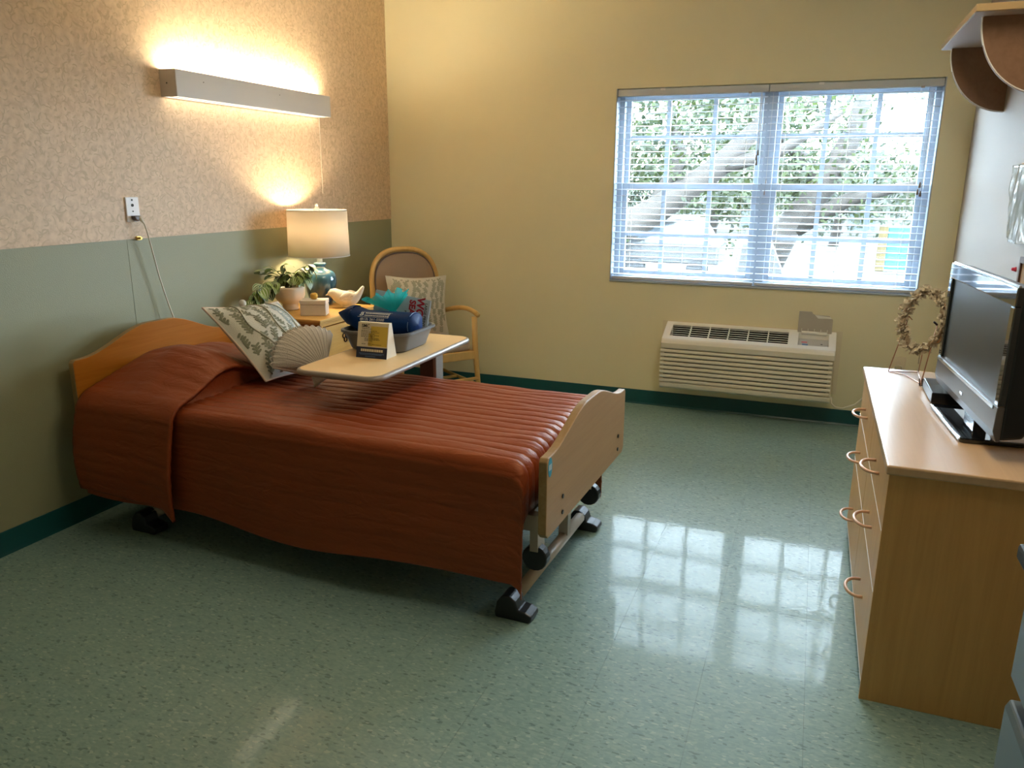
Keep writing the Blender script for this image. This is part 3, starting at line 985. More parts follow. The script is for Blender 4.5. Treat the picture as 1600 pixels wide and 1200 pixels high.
def sprig(mb, fn, x, y, ang, ln, wd, mi, depth=0.0028, fork=3):
    """one embroidered sprig laid on the front surface: stem and paired leaves, in a,b space"""
    def stroke(p, q, wdt):
        n = 3
        L_, R_ = [], []
        dx, dy = q[0] - p[0], q[1] - p[1]
        l = math.hypot(dx, dy) or 1
        ox, oy = -dy / l, dx / l
        vs = []
        for i in range(n + 1):
            t = i / n
            c = (p[0] + dx * t, p[1] + dy * t)
            ww = wdt * (0.75 + 0.25 * math.sin(PI * t))
            for sgn in (-1, 0, 1):
                a, b = c[0] + ox * ww * sgn, c[1] + oy * ww * sgn
                if not (0.012 < a < 0.988 and 0.012 < b < 0.988):
                    return
                pt = fn(a, b)
                pt.x += depth * (1 if sgn == 0 else 0.25)
                vs.append(pt)
        mb.add(vs, [(i * 3 + j, i * 3 + j + 1, i * 3 + j + 4, i * 3 + j + 3) for i in range(n) for j in range(2)], mi)
    ex, ey = x + ln * math.cos(ang), y + ln * math.sin(ang)
    stroke((x, y), (ex, ey), wd)
    for k in range(fork):
        t = (k + 0.6) / fork
        bx, by = x + (ex - x) * t, y + (ey - y) * t
        for sgn in (-1, 1):
            a2 = ang + sgn * 0.85
            l2 = ln * 0.42
            stroke((bx, by), (bx + l2 * math.cos(a2), by + l2 * math.sin(a2)), wd)


def cushion(name, label, fn, mtx, mats, ncol, stems, seed, wd=0.011, grp=None, welts=True):
    random.seed(seed)
    t = thing(name, label, 'cushion', tuple(mtx.to_translation()), 0, grp)
    t.rotation_euler = (0, 0, 0)
    mf = MB().grid(lambda a, b: fn(a, b, 1), 24, 24)
    mbk = MB().grid(lambda a, b: fn(a, b, -1), 24, 24)
    obj('front_panel', mf.xf(mtx), mats[0], t, smooth=True)
    obj('back_panel', mbk.xf(mtx), mats[1], t, smooth=True)
    loop = [fn(i / 20, 0, 0) for i in range(20)] + [fn(1, i / 20, 0) for i in range(20)] + [fn(1 - i / 20, 1, 0) for i in range(20)] + [fn(0, 1 - i / 20, 0) for i in range(20)]
    obj('piping', MB().tube([(p.x * 0, p.y, p.z) for p in loop], 0.005, 6, closed=True).xf(mtx), mats[1], t, smooth=True)
    e = MB()
    for i in range(ncol):
        for j in range(stems):
            x = (i + 0.5 + random.uniform(-.15, .15)) / ncol
            y = (j + random.uniform(0, .3)) / stems
            x += 0.05 * math.sin(y * 7 + 1)
            sprig(e, fn, x, y + 0.01, PI / 2 + random.uniform(-.5, .5), 1.0 / stems, wd * .5, 0 if x < 0.62 else 1, fork=3)
    obj('leaf_embroidery', e.xf(mtx), [mats[2], mats[3]], t, smooth=True)
    if welts:
        for i in range(3):
            x0 = 0.22 + i * 0.27
            pts = []
            for k in range(41):
                b = 0.02 + 0.96 * k / 40
                a = x0 + 0.055 * math.sin(b * 8 + i * 0.8)
                p = fn(a, b); p.x += 0.003
                pts.append(p)
            obj('stitched_vine', MB().tube(pts, 0.0035, 5).xf(mtx), mats[4], t, smooth=True)
    return t


def frame(c, a, b, g):
    return Matrix.Translation(c) @ Matrix.Rotation(a, 4, 'Z') @ Matrix.Rotation(b, 4, 'Y') @ Matrix.Rotation(g, 4, 'X')


fn1 = pillow_shape(0.47, 0.47, 0.19)
mx1 = frame((0.690, -2.345, 0.798), -0.009, -0.902, -0.116)
c1 = cushion('throw_cushion', 'large square cushion with green leaf embroidery leaning on the bed pillow', fn1, mx1, ('cushion', 'cushion_back', 'thread_g', 'thread_b', 'thread_l'), 8, 9, 3, wd=0.024)
# corner tassel button
obj('corner_pompom', MB().ball((0, 0.245 - 0.235, 0.245), 0.018, 6).xf(mx1), 'cushion', c1, smooth=True)


def shell_cushion():
    t = thing('shell_cushion', 'cream ribbed seashell-shaped cushion on the bed in front of the leaf cushion', 'cushion', (0.94, -2.40, 0.72))
    nr = 15
    half = 0.86

    def fn(a, b, side):
        th = -half + 2 * half * a
        rib = abs(math.cos(nr * a * PI))
        R_ = 0.262 * (1 + 0.05 * (1 - rib)) * (1 - 0.10 * (abs(th) / half) ** 2)
        r = R_ * (0.02 + 0.98 * b)
        k = (math.sin(PI * (0.06 + 0.92 * b)) ** 0.6) * (1 - (abs(th) / half) ** 4) ** 0.5 if 0 < a < 1 else 0
        x = side * (0.006 + 0.062 * k * (1 - 0.16 * (1 - rib) ** 3 * (0.3 + b)))
        return Vector((x, r * math.sin(th), r * math.cos(th) - 0.13))
    m = frame((1.04, -2.445, 0.668), -0.55, -0.62, 0.38) @ Matrix.Scale(0.93, 4) @ Matrix.Translation((0, 0, 0.14))
    obj('front_panel', MB().grid(lambda a, b: fn(a, b, 1), 150, 16).xf(m), 'shell', t, smooth=True)
    obj('back_panel', MB().grid(lambda a, b: fn(a, b, -1), 60, 12).xf(m), 'shell', t, smooth=True)
    rim = [fn(0, 1 - k / 10, 0) for k in range(10)][::-1][:0]
    rim = [fn(0, k / 12, 0) for k in range(12)] + [fn(k / 90, 1, 0) for k in range(90)] + [fn(1, 1 - k / 12, 0) for k in range(12)]
    obj('rim_piping', MB().tube([(0, p.y, p.z) for p in rim], 0.006, 6, closed=True).xf(m), 'shell', t, smooth=True)
    for i in range(1, nr):
        a = i / nr
        a = (i - .5) / nr
        obj('rib_seam', MB().tube([fn(a, 0.12 + 0.86 * k / 10, 1) + Vector((0.0, 0, 0)) for k in range(11)], 0.0022, 5).xf(m), 'shell_dk', t, smooth=True)
    obj('hinge_tab', MB().grid(lambda a, b: (0.03 * math.sin(PI * a) - 0.005, (a - .5) * (0.09 + .05 * b), -0.10 - 0.055 * b), 14, 4).xf(m), 'shell', t, smooth=True, sol=0.014)
    return t


shell_cushion()

# ------------------------------------------------------------------ nightstand
ns = thing('nightstand', 'oak nightstand with moulded top and one visible drawer beside the bed', 'nightstand', (0.30, -1.46, 0))
NX0, NX1, NY0, NY1, NZ = 0.05, 0.535, -1.742, -1.18, 0.78
b = MB()
b.box(NX0, NX1 - 0.012, NY0, NY0 + 0.02, 0.06, NZ - 0.03).box(NX0, NX1 - 0.012, NY1 - 0.02, NY1, 0.06, NZ - 0.03)
b.box(NX0, NX0 + 0.01, NY0 + .02, NY1 - .02, 0.06, NZ - .03).box(NX0 + .01, NX1 - .02, NY0 + .02, NY1 - .02, 0.06, 0.09)
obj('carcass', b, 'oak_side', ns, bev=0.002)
f = MB().box(NX1 - 0.012, NX1, NY0, NY0 + 0.025, 0.0, NZ - 0.03).box(NX1 - 0.012, NX1, NY1 - 0.025, NY1, 0.0, NZ - 0.03)
f.box(NX1 - .012, NX1, NY0 + .025, NY1 - .025, NZ - .045, NZ - .03).box(NX1 - .012, NX1, NY0 + .025, NY1 - .025, 0.0, .08)
f.box(NX1 - .012, NX1, NY0 + .025, NY1 - .025, 0.505, .52).box(NX1 - .012, NX1, NY0 + .025, NY1 - .025, 0.275, .29)
obj('face_frame', f, 'oak', ns, bev=0.002)
obj('corner_moulding', MB().tube([(NX1 - .002, NY0 + .003, 0.02), (NX1 - .002, NY0 + .003, NZ - .035)], 0.008, 8), 'oak_side', ns, smooth=True)
obj('top', MB().box(NX0 - .005, NX1 + .015, NY0 - .018, NY1 + .018, NZ - .018, NZ).box(NX0 - .005, NX1 + .006, NY0 - .009, NY1 + .009, NZ - .03, NZ - .018), 'oak', ns, bev=0.005)
for z0, z1 in ((0.525, 0.73), (0.295, 0.50), (0.085, 0.27)):
    d = obj('drawer', MB().box(NX1 - .01, NX1 + .006, NY0 + .03, NY1 - .03, z0, z1), 'oak', ns, bev=0.004)
    zc, yc = (z0 + z1) / 2 + 0.02, (NY0 + NY1) / 2
    h = MB()
    for sy in (-1, 1):
        for k in range(3):
            a = k * 2 * PI / 3 + 0.5
            pts = [(NX1 + .009, yc + sy * .05 + .016 * math.cos(a) + .014 * math.cos(q * PI / 6), zc + .016 * math.sin(a) + .014 * math.sin(q * PI / 6)) for q in range(12)]
            h.tube(pts, 0.0035, 5, closed=True)
    h.tube([(NX1 + .008, yc - .05, zc), (NX1 + .024, yc - .048, zc - .006), (NX1 + .028, yc - .02, zc - .022), (NX1 + .028, yc + .02, zc - .022), (NX1 + .024, yc + .048, zc - .006), (NX1 + .008, yc + .05, zc)], 0.004, 6)
    obj('drawer_pull', h, 'dark_metal', d, smooth=True)

# lamp
LX, LY, LZ = 0.215, -1.255, NZ
tl = thing('table_lamp', 'blue glazed ceramic lamp with lit white drum shade on the nightstand', 'lamp', (LX, LY, LZ), local=True)
obj('base', MB().lathe([(0.055, 0), (0.066, 0.006), (0.072, 0.03), (0.088, 0.08), (0.097, 0.13), (0.098, 0.16), (0.092, 0.185), (0.075, 0.205), (0.05, 0.217), (0.036, 0.223), (0.030, 0.232), (0.030, 0.24)], n=40), 'glaze', tl, smooth=True)
obj('collar', MB().lathe([(0.030, 0.238), (0.038, 0.242), (0.04, 0.248), (0.037, 0.254), (0.028, 0.258)], n=28), 'glaze', tl, smooth=True)
obj('neck', MB().lathe([(0.017, 0.256), (0.017, 0.31), (0.012, 0.315), (0.012, 0.34)], n=20), 'white_plastic', tl, smooth=True)
obj('shade', MB().lathe([(0.183, 0.298), (0.177, 0.568)], n=56), 'shade', tl, smooth=True)
tl_sh = [o for o in tl.children if o.name.startswith('shade')][0]
sm_ = tl_sh.data
bm = bmesh.new(); bm.from_mesh(sm_)
bmesh.ops.delete(bm, geom=[f_ for f_ in bm.faces if len(f_.verts) > 4], context='FACES_ONLY'); bm.to_mesh(sm_); bm.free()
md = tl_sh.modifiers.new('s', 'SOLIDIFY'); md.thickness = 0.003
hp = MB()
for z, r in ((0.298, 0.183), (0.568, 0.177)):
    hp.tube([(r * math.cos(a * PI / 24), r * math.sin(a * PI / 24), z) for a in range(48)], 0.0025, 5, closed=True)
obj('shade_rim', hp, 'white_metal', tl, smooth=True)
sp = MB()
for k in range(3):
    a = k * 2 * PI / 3
    sp.tube([(0, 0, 0.545), (0.176 * math.cos(a), 0.176 * math.sin(a), 0.565)], 0.002, 5)
sp.tube([(0, 0, 0.34), (0.05, 0, 0.38), (0.055, 0, 0.47), (0, 0, 0.545)], 0.002, 5).tube([(0, 0, 0.34), (-0.05, 0, 0.38), (-0.055, 0, 0.47), (0, 0, 0.545)], 0.002, 5)
obj('harp', sp, 'silver', tl)
obj('finial', MB().lathe([(0.018, 0.545), (0.02, 0.56), (0.018, 0.575), (0.008, 0.585), (0.008, 0.59)], n=16).ball((0, 0, 0.596), 0.010, 6), 'white_plastic', tl, smooth=True)
obj('bulb', MB().lathe([(0.012, 0.335), (0.014, 0.35), (0.028, 0.385), (0.03, 0.405), (0.022, 0.428), (0.001, 0.436)], n=18), 'bulb', tl, smooth=True)
ld = bpy.data.lights.new('lamp_bulb_light', 'POINT')
ld.energy = BULB_W; ld.color = (1.0, 0.79, 0.50); ld.shadow_soft_size = 0.035
lo_ = bpy.data.objects.new('lamp_bulb_light', ld); C.objects.link(lo_); lo_.parent = tl; lo_.location = (0, 0, 0.46)

# potted plant
PX, PY = 0.165, -1.50
pp = thing('potted_plant', 'trailing striped-leaf plant in a cream footed pot on the nightstand', 'plant', (PX, PY, NZ + .001), local=True)
obj('pot', MB().lathe([(0.046, 0), (0.05, 0.006), (0.044, 0.03), (0.052, 0.04), (0.078, 0.06), (0.088, 0.085), (0.088, 0.125), (0.085, 0.137), (0.08, 0.137), (0.078, 0.118), (0.002, 0.116)], n=36), 'pot', pp, smooth=True)
obj('soil', MB().lathe([(0.002, 0.121), (0.04, 0.124), (0.079, 0.119)], n=20), 'soil', pp, smooth=True)


def leaf_mesh(ln, wd, droop):
    nu, nv = 6, 8
    vs, fs, uvs = [], [], []
    for j in range(nv + 1):
        t = j / nv
        wv = wd * (math.sin(PI * min(1, t ** 0.8)) ** 0.8) if 0 < t < 1 else 0.0
        for i in range(nu + 1):
            q = 2 * i / nu - 1
            vs.append((ln * t * math.cos(droop * t * .6), q * wv, 0.14 * wv * abs(q) - ln * droop * t * t * 0.55 + 0.03 * wv))
            uvs.append((q, t))
    for j in range(nv):
        for i in range(nu):
            fs.append((j * (nu + 1) + i, j * (nu + 1) + i + 1, (j + 1) * (nu + 1) + i + 1, (j + 1) * (nu + 1) + i))
    me = bpy.data.meshes.new('leaf')
    me.from_pydata(vs, [], fs)
    uvl = me.uv_layers.new(name='UVMap')
    for p in me.polygons:
        p.use_smooth = True
        for li, vi in zip(p.loop_indices, p.vertices):
            uvl.data[li].uv = uvs[vi]
    me.materials.append(M['leaf'])
    return me


random.seed(11)
LM = [leaf_mesh(0.07, 0.026, 0.5), leaf_mesh(0.078, 0.029, 0.9), leaf_mesh(0.056, 0.021, 0.3)]
VR = Vector((rt.x, rt.y, 0)).normalized()      # along the nightstand front toward the window
stems = MB()


def stemline(p0, p1, p2, n, jit=0.03, up_=0.0):
    pts = []
    for i in range(n + 1):
        t = i / n
        p = p0 * (1 - t) ** 2 + p1 * 2 * t * (1 - t) + p2 * t * t
        pts.append(p)
    stems.tube(pts, 0.0022, 5)
    return pts


def add_leaf(p, d, roll=0.0, k=None):
    d = d.normalized()
    z = Vector((0, 0, 1))
    y = z.cross(d)
    y = y.normalized() if y.length > .05 else Vector((0, 1, 0))
    zz = d.cross(y)
    m = Matrix(((d.x, y.x, zz.x, p.x), (d.y, y.y, zz.y, p.y), (d.z, y.z, zz.z, p.z), (0, 0, 0, 1))) @ Matrix.Rotation(roll, 4, 'X')
    o = bpy.data.objects.new('leaf', LM[k if k is not None else random.randrange(3)])
    C.objects.link(o); o.parent = pp; o.matrix_local = m
    s_ = random.uniform(.8, 1.15)
    o.scale = (s_, s_, s_)


top = Vector((0, 0, 0.13))
for k in range(16):      # upright bushy part
    a = random.uniform(0, 2 * PI)
    r = random.uniform(0.03, 0.11)
    end = top + Vector((r * math.cos(a) + 0.03, r * math.sin(a) * .8, random.uniform(0.04, 0.135)))
    if end.x < -0.11:
        end.x = -0.11
    pts = stemline(top + Vector((random.uniform(-.03, .03), random.uniform(-.03, .03), 0)), top + Vector((end.x * .3, end.y * .3, .09)), end, 5)
    for i, p in enumerate(pts[2:]):
        for q in range(1 if i < 2 else 2):
            aa = a + random.uniform(-1.3, 1.3)
            add_leaf(p, Vector((math.cos(aa) * .8 + .45, math.sin(aa) * .8 - .35, random.uniform(-1.0, .25))), random.uniform(-.5, .5))
for k in range(3):       # tall sprig above the pot toward the bed
    end = Vector((-0.065 - .02 * k, -0.075 - .03 * k, 0.255 - .02 * k))
    pts = stemline(top, top + Vector((-.02, -.03, .08)), end, 6)
    for i, p in enumerate(pts[3:]):
        add_leaf(p, Vector((-.25 + random.uniform(-.6, .7), -.8 + random.uniform(-.5, .4), random.uniform(-.1, .5))), random.uniform(-.4, .4))
for k in range(6):       # trailing arm over the nightstand edge beside the headboard
    end = Vector((-0.06 + random.uniform(-.03, .05), -0.345 + random.uniform(-.02, .03) + k * 0.022, -0.06 + k * .04))
    pts = stemline(top, Vector((-.04, -.19, .20 + .02 * (k % 2))), end, 10)
    for i, p in enumerate(pts[3:]):
        for q in range(1 + (i % 2)):
            add_leaf(p, Vector((.35 + random.uniform(-.6, .7), -.5 + random.uniform(-.7, .6), random.uniform(-1.3, .0))), random.uniform(-.5, .5))
obj('stems', stems, 'stem', pp, smooth=True)

# lidded box
bx = thing('trinket_box', 'white square lidded box with gold knob on the nightstand', 'box', (0.405, -1.600, NZ), 0.42, local=True)
obj('body', B(-0.072, 0.072, -0.05, 0.05, 0, 0.062), 'boxstone', bx, bev=0.004)
lid = obj('lid', B(-0.074, 0.074, -0.052, 0.052, 0.063, 0.088), 'boxstone', bx, bev=0.004)
obj('knob', MB().lathe([(0.012, 0.088), (0.019, 0.094), (0.022, 0.105), (0.020, 0.118), (0.010, 0.124), (0.001, 0.125)], n=14), 'gold', lid, smooth=True)

# bird figurine
bd = thing('bird_figurine', 'cream ceramic bird figurine with raised tail on the nightstand', 'figurine', (0.425, -1.305, NZ), 0.36, local=True)
bm = bmesh.new()
mbd = MB()
body_prof = [(-0.112, 0.078, 0.004), (-0.104, 0.08, 0.013), (-0.09, 0.086, 0.027), (-0.072, 0.085, 0.034), (-0.052, 0.072, 0.038), (-0.028, 0.058, 0.047), (0.0, 0.05, 0.050), (0.028, 0.05, 0.046), (0.052, 0.058, 0.034), (0.072, 0.075, 0.022), (0.088, 0.098, 0.015), (0.10, 0.118, 0.012), (0.108, 0.13, 0.006)]
mbd.tube([(x, 0, z) for x, z, r in body_prof], [r for x, z, r in body_prof], 20)
mbd.lathe([(0.028, 0.0), (0.03, 0.004), (0.034, 0.02)], (0.008, 0, 0), 16)
obj('body', mbd, 'bird', bd, smooth=True, sub=1)
obj('beak', MB().tube([(-0.104, 0, 0.08), (-0.124, 0, 0.072)], [0.008, 0.001], 8), 'bird', bd, smooth=True)
for sy in (-1, 1):
    w_ = MB().grid(lambda a, b: (-0.03 + 0.09 * a, sy * (0.044 - 0.016 * (2 * b - 1) ** 2 - 0.010 * a + .004), 0.062 + 0.02 * a + (b - .5) * 0.052 * (math.sin(PI * (0.12 + .85 * a)))), 8, 6)
    wg = obj('wing', w_, 'bird', bd, smooth=True, sol=0.006)
    for k in range(3):
        obj('feather_line', MB().tube([(-0.015 + .022 * k, sy * 0.0505, 0.05), (0.008 + .022 * k, sy * 0.047, 0.068), (0.022 + .018 * k, sy * 0.043, 0.088)], 0.0016, 5), 'bird', wg)

# ------------------------------------------------------------------ armchair in the corner
CT = 0.933
ch = thing('armchair', 'bentwood armchair with arched brown padded back in the corner', 'chair', (0.563, -0.600, 0), CT, local=True)
# local: x = viewer's right, -y = forward
HWc = 0.255


def bent(w, z0, zt, y0, yt, n=26, p=2.6):
    pts = []
    for i in range(n + 1):
        a = PI * i / n
        c, s_ = math.cos(a), max(0.0, math.sin(a))
        x = -w * (abs(c) ** (2 / p)) * (1 if c > 0 else -1)
        z = z0 + (zt - z0) * (s_ ** (2 / p))
        pts.append((x, y0 + (yt - y0) * (z - z0) / (zt - z0), z))
    return pts


bk = bent(HWc - 0.005, 0.80, 1.06, 0.255, 0.30)
loop = [(-HWc - 0.015, 0.30, 0.0), (-HWc - .01, 0.225, 0.43), (-HWc, 0.24, 0.62)] + bk + [(HWc, 0.24, 0.62), (HWc + .01, 0.225, 0.43), (HWc + .015, 0.30, 0.0)]
obj('back_frame', MB().tube(loop, 0.018, 10), 'beech', ch, smooth=True)
w2 = HWc - 0.022
pb = bent(w2, 0.80, 1.04, 0.255, 0.296)
poly = [(-w2, 0.225, 0.47)] + pb + [(w2, 0.225, 0.47)]
cen = MB()
n_ = len(poly)
fv = [(x, y - 0.014, z) for x, y, z in poly]; bv = [(x, y + 0.014, z) for x, y, z in poly]
cen.add(fv + bv, [tuple(range(n_)), tuple(range(n_, 2 * n_))[::-1]] + [(i, (i + 1) % n_, n_ + (i + 1) % n_, n_ + i) for i in range(n_)])
bp_ = obj('back_pad', cen, 'vinyl', ch, bev=0.008, angle=60)
obj('pad_welt', MB().tube([(x * .985, y - .015, z - .004 if z > .6 else z) for x, y, z in poly], 0.0045, 6), 'taupe', bp_, smooth=True)
obj('seat_pad', MB().prism(rrect(-HWc, HWc, -0.25, 0.20, 0.05), 'z', 0.405, 0.455), 'vinyl_seat', ch, bev=0.018)
obj('seat_rail', MB().box(-HWc - .01, HWc + .01, -0.262, -0.236, 0.345, 0.405).box(-HWc - .012, -HWc + .012, -0.24, 0.22, 0.345, 0.405).box(HWc - .012, HWc + .012, -0.24, 0.22, 0.345, 0.405), 'beech', ch, bev=0.006)
for sx in (-1, 1):
    x = sx * (HWc + 0.02)
    obj('front_leg', MB().tube([(x + sx * .025, -0.275, 0.0), (x + sx * .012, -0.262, 0.2), (x, -0.25, 0.42), (x - sx * .002, -0.245, 0.635)], [0.015, 0.018, 0.02, 0.019], 10), 'beech', ch, smooth=True)
    a = []
    for i in range(15):
        t = i / 14
        a.append((x + sx * (0.028 * math.sin(PI * t)) - sx * .012 * (1 - t), 0.245 - 0.535 * t, 0.60 + 0.062 * math.sin(PI * min(1, t * 0.75 + .02)) + .012 * t))
    ar = MB().tube(a, 0.017, 10)
    obj('armrest', ar, 'beech', ch, smooth=True)
    obj('side_stretcher', MB().tube([(x, -0.26, 0.17), (sx * (HWc + .012), 0.272, 0.17)], 0.012, 8), 'beech', ch, smooth=True)
obj('cross_stretcher', MB().tube([(-HWc - .02, 0.0, 0.17), (HWc + .02, 0.0, 0.17)], 0.012, 8), 'beech', ch, smooth=True)
obj('front_stretcher', MB().tube([(-HWc - .03, -0.268, 0.21), (HWc + .03, -0.268, 0.21)], 0.012, 8), 'beech', ch, smooth=True)

# chair cushion
fn2 = pillow_shape(0.46, 0.42, 0.14, 0.10)
cdir = Matrix.Rotation(CT, 4, 'Z')
mx2 = Matrix.Translation((0.563, -0.600, 0)) @ cdir @ Matrix.Translation((0.035, 0.135, 0.675)) @ Matrix.Rotation(-PI / 2, 4, 'Z') @ Matrix.Rotation(-0.17, 4, 'Y') @ Matrix.Rotation(-0.05, 4, 'X')
cushion('patterned_cushion', 'square cream cushion printed with sage leaves sitting on the armchair', fn2, mx2, ('cushion_print', 'cushion_print', 'print_sage', 'print_sage', 'print_sage'), 9, 10, 5, wd=0.026, welts=False)

# ------------------------------------------------------------------ over-bed table
TZ = 0.785
ot = thing('overbed_table', 'wheeled overbed table with pale laminate top reaching across the bed', 'table', (1.306, -1.93, 0))
poly = rrect(1.118, 1.497, -2.762, -1.875, 0.055)
obj('table_top', MB().prism(poly, 'z', TZ - 0.022, TZ), 'laminate', ot, bev=0.003)
obj('edge_band', MB().tube([(x, y, TZ - 0.0125) for x, y in poly], 0.0125, 8, closed=True), 'edge_grey', ot, smooth=True)
col = obj('column', B(1.252, 1.326, -1.945, -1.895, 0.05, TZ - .022), ['taupe'], ot, bev=0.004)
obj('column_sleeve', B(1.327, 1.345, -1.950, -1.870, 0.05, TZ - .06), 'taupe_l', col, bev=0.004)
obj('top_bracket', B(1.22, 1.36, -2.25, -1.89, TZ - .045, TZ - .022), 'taupe', ot, bev=0.004)
obj('base_frame', B(1.14, 1.46, -1.945, -1.895, 0.045, 0.08).box(1.14, 1.18, -2.62, -1.945, 0.05, 0.078).box(1.42, 1.46, -2.62, -1.945, 0.05, 0.078), 'taupe', ot, bev=0.004)
for x, y in ((1.16, -2.6), (1.44, -2.6), (1.16, -1.92), (1.44, -1.92)):
    obj('caster', MB().tube([(x - .012, y, 0.025), (x + .012, y, 0.025)], 0.025, 14), 'rubber', ot)

# wash basin
ba = thing('wash_basin', 'grey plastic wash basin holding gifts on the overbed table', 'basin', (1.246, -2.222, TZ), local=True)


def basin_ring(k, z, r=0.07):
    return [(x, y, z) for x, y in rrect(-0.165 * k, 0.165 * k, -0.168 * k, 0.168 * k, r * k, 6)]


rings = [basin_ring(.78, 0.0), basin_ring(.84, 0.008), basin_ring(.93, 0.055), basin_ring(1.0, 0.086), basin_ring(1.05, 0.088), basin_ring(1.055, 0.082), basin_ring(1.05, 0.092), basin_ring(.99, 0.093), basin_ring(.965, 0.086), basin_ring(.91, 0.055), basin_ring(.80, 0.014)]
bmx = MB()
n_ = len(rings[0])
for i in range(len(rings) - 1):
    bmx.add(rings[i] + rings[i + 1], [(j, (j + 1) % n_, n_ + (j + 1) % n_, n_ + j) for j in range(n_)])
bmx.add(rings[0], [tuple(range(n_))[::-1]]).add(rings[-1], [tuple(range(n_))])
obj('tub', bmx, 'basin', ba, smooth=True, angle=30)

# folded navy pouch across the basin
pc = thing('folded_pouch', 'navy blue rolled tote with white lettering lying across the basin', 'bag', (1.215, -2.250, 0.852), 0.07, local=True)


def pouch(a, b):
    x = -0.185 + 0.375 * a
    an = 2 * PI * b
    k = 1.0
    if a < 0.3:
        k = 0.22 + 0.78 * math.sin(PI / 2 * a / 0.3) ** 0.8
    if a > 0.95:
        k = max(0.02, math.sqrt(max(0.0, 1 - ((a - 0.95) / 0.05) ** 3)))
    ry, rz = 0.075 * k, 0.052 * k
    c, s_ = math.cos(an), math.sin(an)
    zoff = (0.014 * (1 - k) if a < .5 else 0.0) + 0.034 * ss(0.36, 0.04, a)
    return (x + (0.02 * s_ if a < .16 else 0), ry * (abs(c) ** .8) * (1 if c > 0 else -1), 0.045 + zoff + rz * (abs(s_) ** .8) * (1 if s_ > 0 else -1) + 0.004 * noise.noise((x * 12, c, s_)))


pm = MB().grid(pouch, 40, 28)
pm.add([(-0.2, 0, 0.05)], [])
obj('roll', pm, 'navy', pc, smooth=True)
obj('seam', MB().tube([(0.172, 0.076 * math.cos(q * PI / 10), 0.046 + 0.0535 * math.sin(q * PI / 10)) for q in range(20)], 0.0014, 5, closed=True), 'print_blue', pc)


def on_pouch(mb):
    """lay flat x,z lettering onto the front-top of the roll"""
    out = []
    for x, y, z in mb.v:
        an = -PI + 0.55 - z / 0.062   # wraps upward over the camera side
        an = PI + z / 0.066 * -1 - 0.52
        c, s_ = math.cos(an), math.sin(an)
        out.append((x, 0.0775 * (abs(c) ** .8) * (1 if c > 0 else -1), 0.046 + 0.0545 * (abs(s_) ** .8) * (1 if s_ > 0 else -1)))
    mb.v = out
    return mb


def strokes(x0, x1, z, h, seed, n):
    random.seed(seed)
    m_ = MB()
    x = x0
    while x < x1:
        wd_ = random.uniform(.5, 1.1) * (x1 - x0) / n
        m_.add([(x, 0, z - h / 2), (x + wd_ * .8, 0, z - h / 2), (x + wd_ * .8, 0, z + h / 2), (x, 0, z + h / 2)], [(0, 1, 2, 3)])
        x += wd_ * 1.15
    return m_


RX = Matrix.Rotation(PI / 2, 4, 'X')
frm = MB()
for (xa, xb, za, zb) in ((-0.075, 0.075, 0.003, 0.005), (-0.065, 0.085, 0.040, 0.042), (-0.075, -0.072, .003, .042), (0.073, 0.076, .003, .042)):
    n = 12
    frm.add([(xa + (xb - xa) * i / n, 0, zz) for i in range(n + 1) for zz in (za, (za + zb) / 2, zb)], [(i * 3 + j, i * 3 + 3 + j, i * 3 + 4 + j, i * 3 + 1 + j) for i in range(n) for j in range(2)])
obj('logo_frame', on_pouch(frm), 'print_white', pc)
lg = text_mb('B', 0.036, Matrix.Translation((-0.058, 0, 0.0225)) @ RX, 0.0, 0.001)
lg.add(*(lambda q: (q.v, q.f))(strokes(-0.042, 0.068, 0.031, 0.010, 2, 17)))
lg.add(*(lambda q: (q.v, q.f))(strokes(-0.042, 0.068, 0.014, 0.008, 4, 15)))
obj('logo_lettering', on_pouch(lg), 'print_white', pc)
obj('phone_lettering', on_pouch(text_mb('(813) 261-5500', 0.019, Matrix.Translation((0.0, 0, -0.010)) @ RX, 0.0, 0.0003)), 'print_white', pc)

# puzzle book standing in the basin
bkx = thing('puzzle_book', 'pale blue large-print word search book standing sideways in the basin', 'book', (1.247, -2.114, 0.901), local=True)
bkx.rotation_euler = (math.radians(-6), math.radians(8), 0.06)
obj('cover', B(-0.14, 0.14, -0.006, -0.0045, -0.055, 0.105).box(-0.14, 0.14, 0.0045, 0.006, -0.055, 0.105), 'book', bkx)
obj('pages', B(-0.137, 0.137, -0.0045, 0.0045, -0.052, 0.102), 'pages', bkx)


def bt(body, size, x, z, m_, bold):
    mt = Matrix.Translation((x, -0.0062, z)) @ RX @ Matrix.Rotation(-PI / 2, 4, 'Z')
    obj('title_lettering', text_mb(body, size, mt, 0.0003, bold), m_, bkx)


bt('LARGE PRINT', 0.018, 0.121, 0.035, 'print_dark', 0.0003)
bt('WORD', 0.05, 0.092, 0.03, 'print_dkred', 0.002)
bt('SEARCH', 0.042, 0.052, 0.015, 'print_dkred', 0.002)
bt('PUZZLES', 0.014, 0.022, 0.01, 'print_dark', 0.0004)

# teal cellophane gift bag
tb = thing('cellophane_bag', 'gathered teal cellophane gift bag standing in the basin', 'bag', (1.228, -2.148, 0.79), local=True)


def cello(a, b):
    an = 2 * PI * a
    pl = math.sin(an * 13) * 0.10 + math.sin(an * 29 + 1) * 0.06
    r = 0.012 + (0.088 * b ** 0.9) * (1 + pl * b) * (1 + 0.25 * math.sin(an * 2 + 0.6))
    z = 0.145 + 0.105 * (b ** 1.1) * (0.85 + 0.3 * math.sin(an + 2.0)) - 0.02 * b * b + 0.012 * b * math.sin(an * 9)
    sh = -0.035 * b
    return (r * math.cos(an) * 0.95 + sh, r * math.sin(an) * 0.30, z)


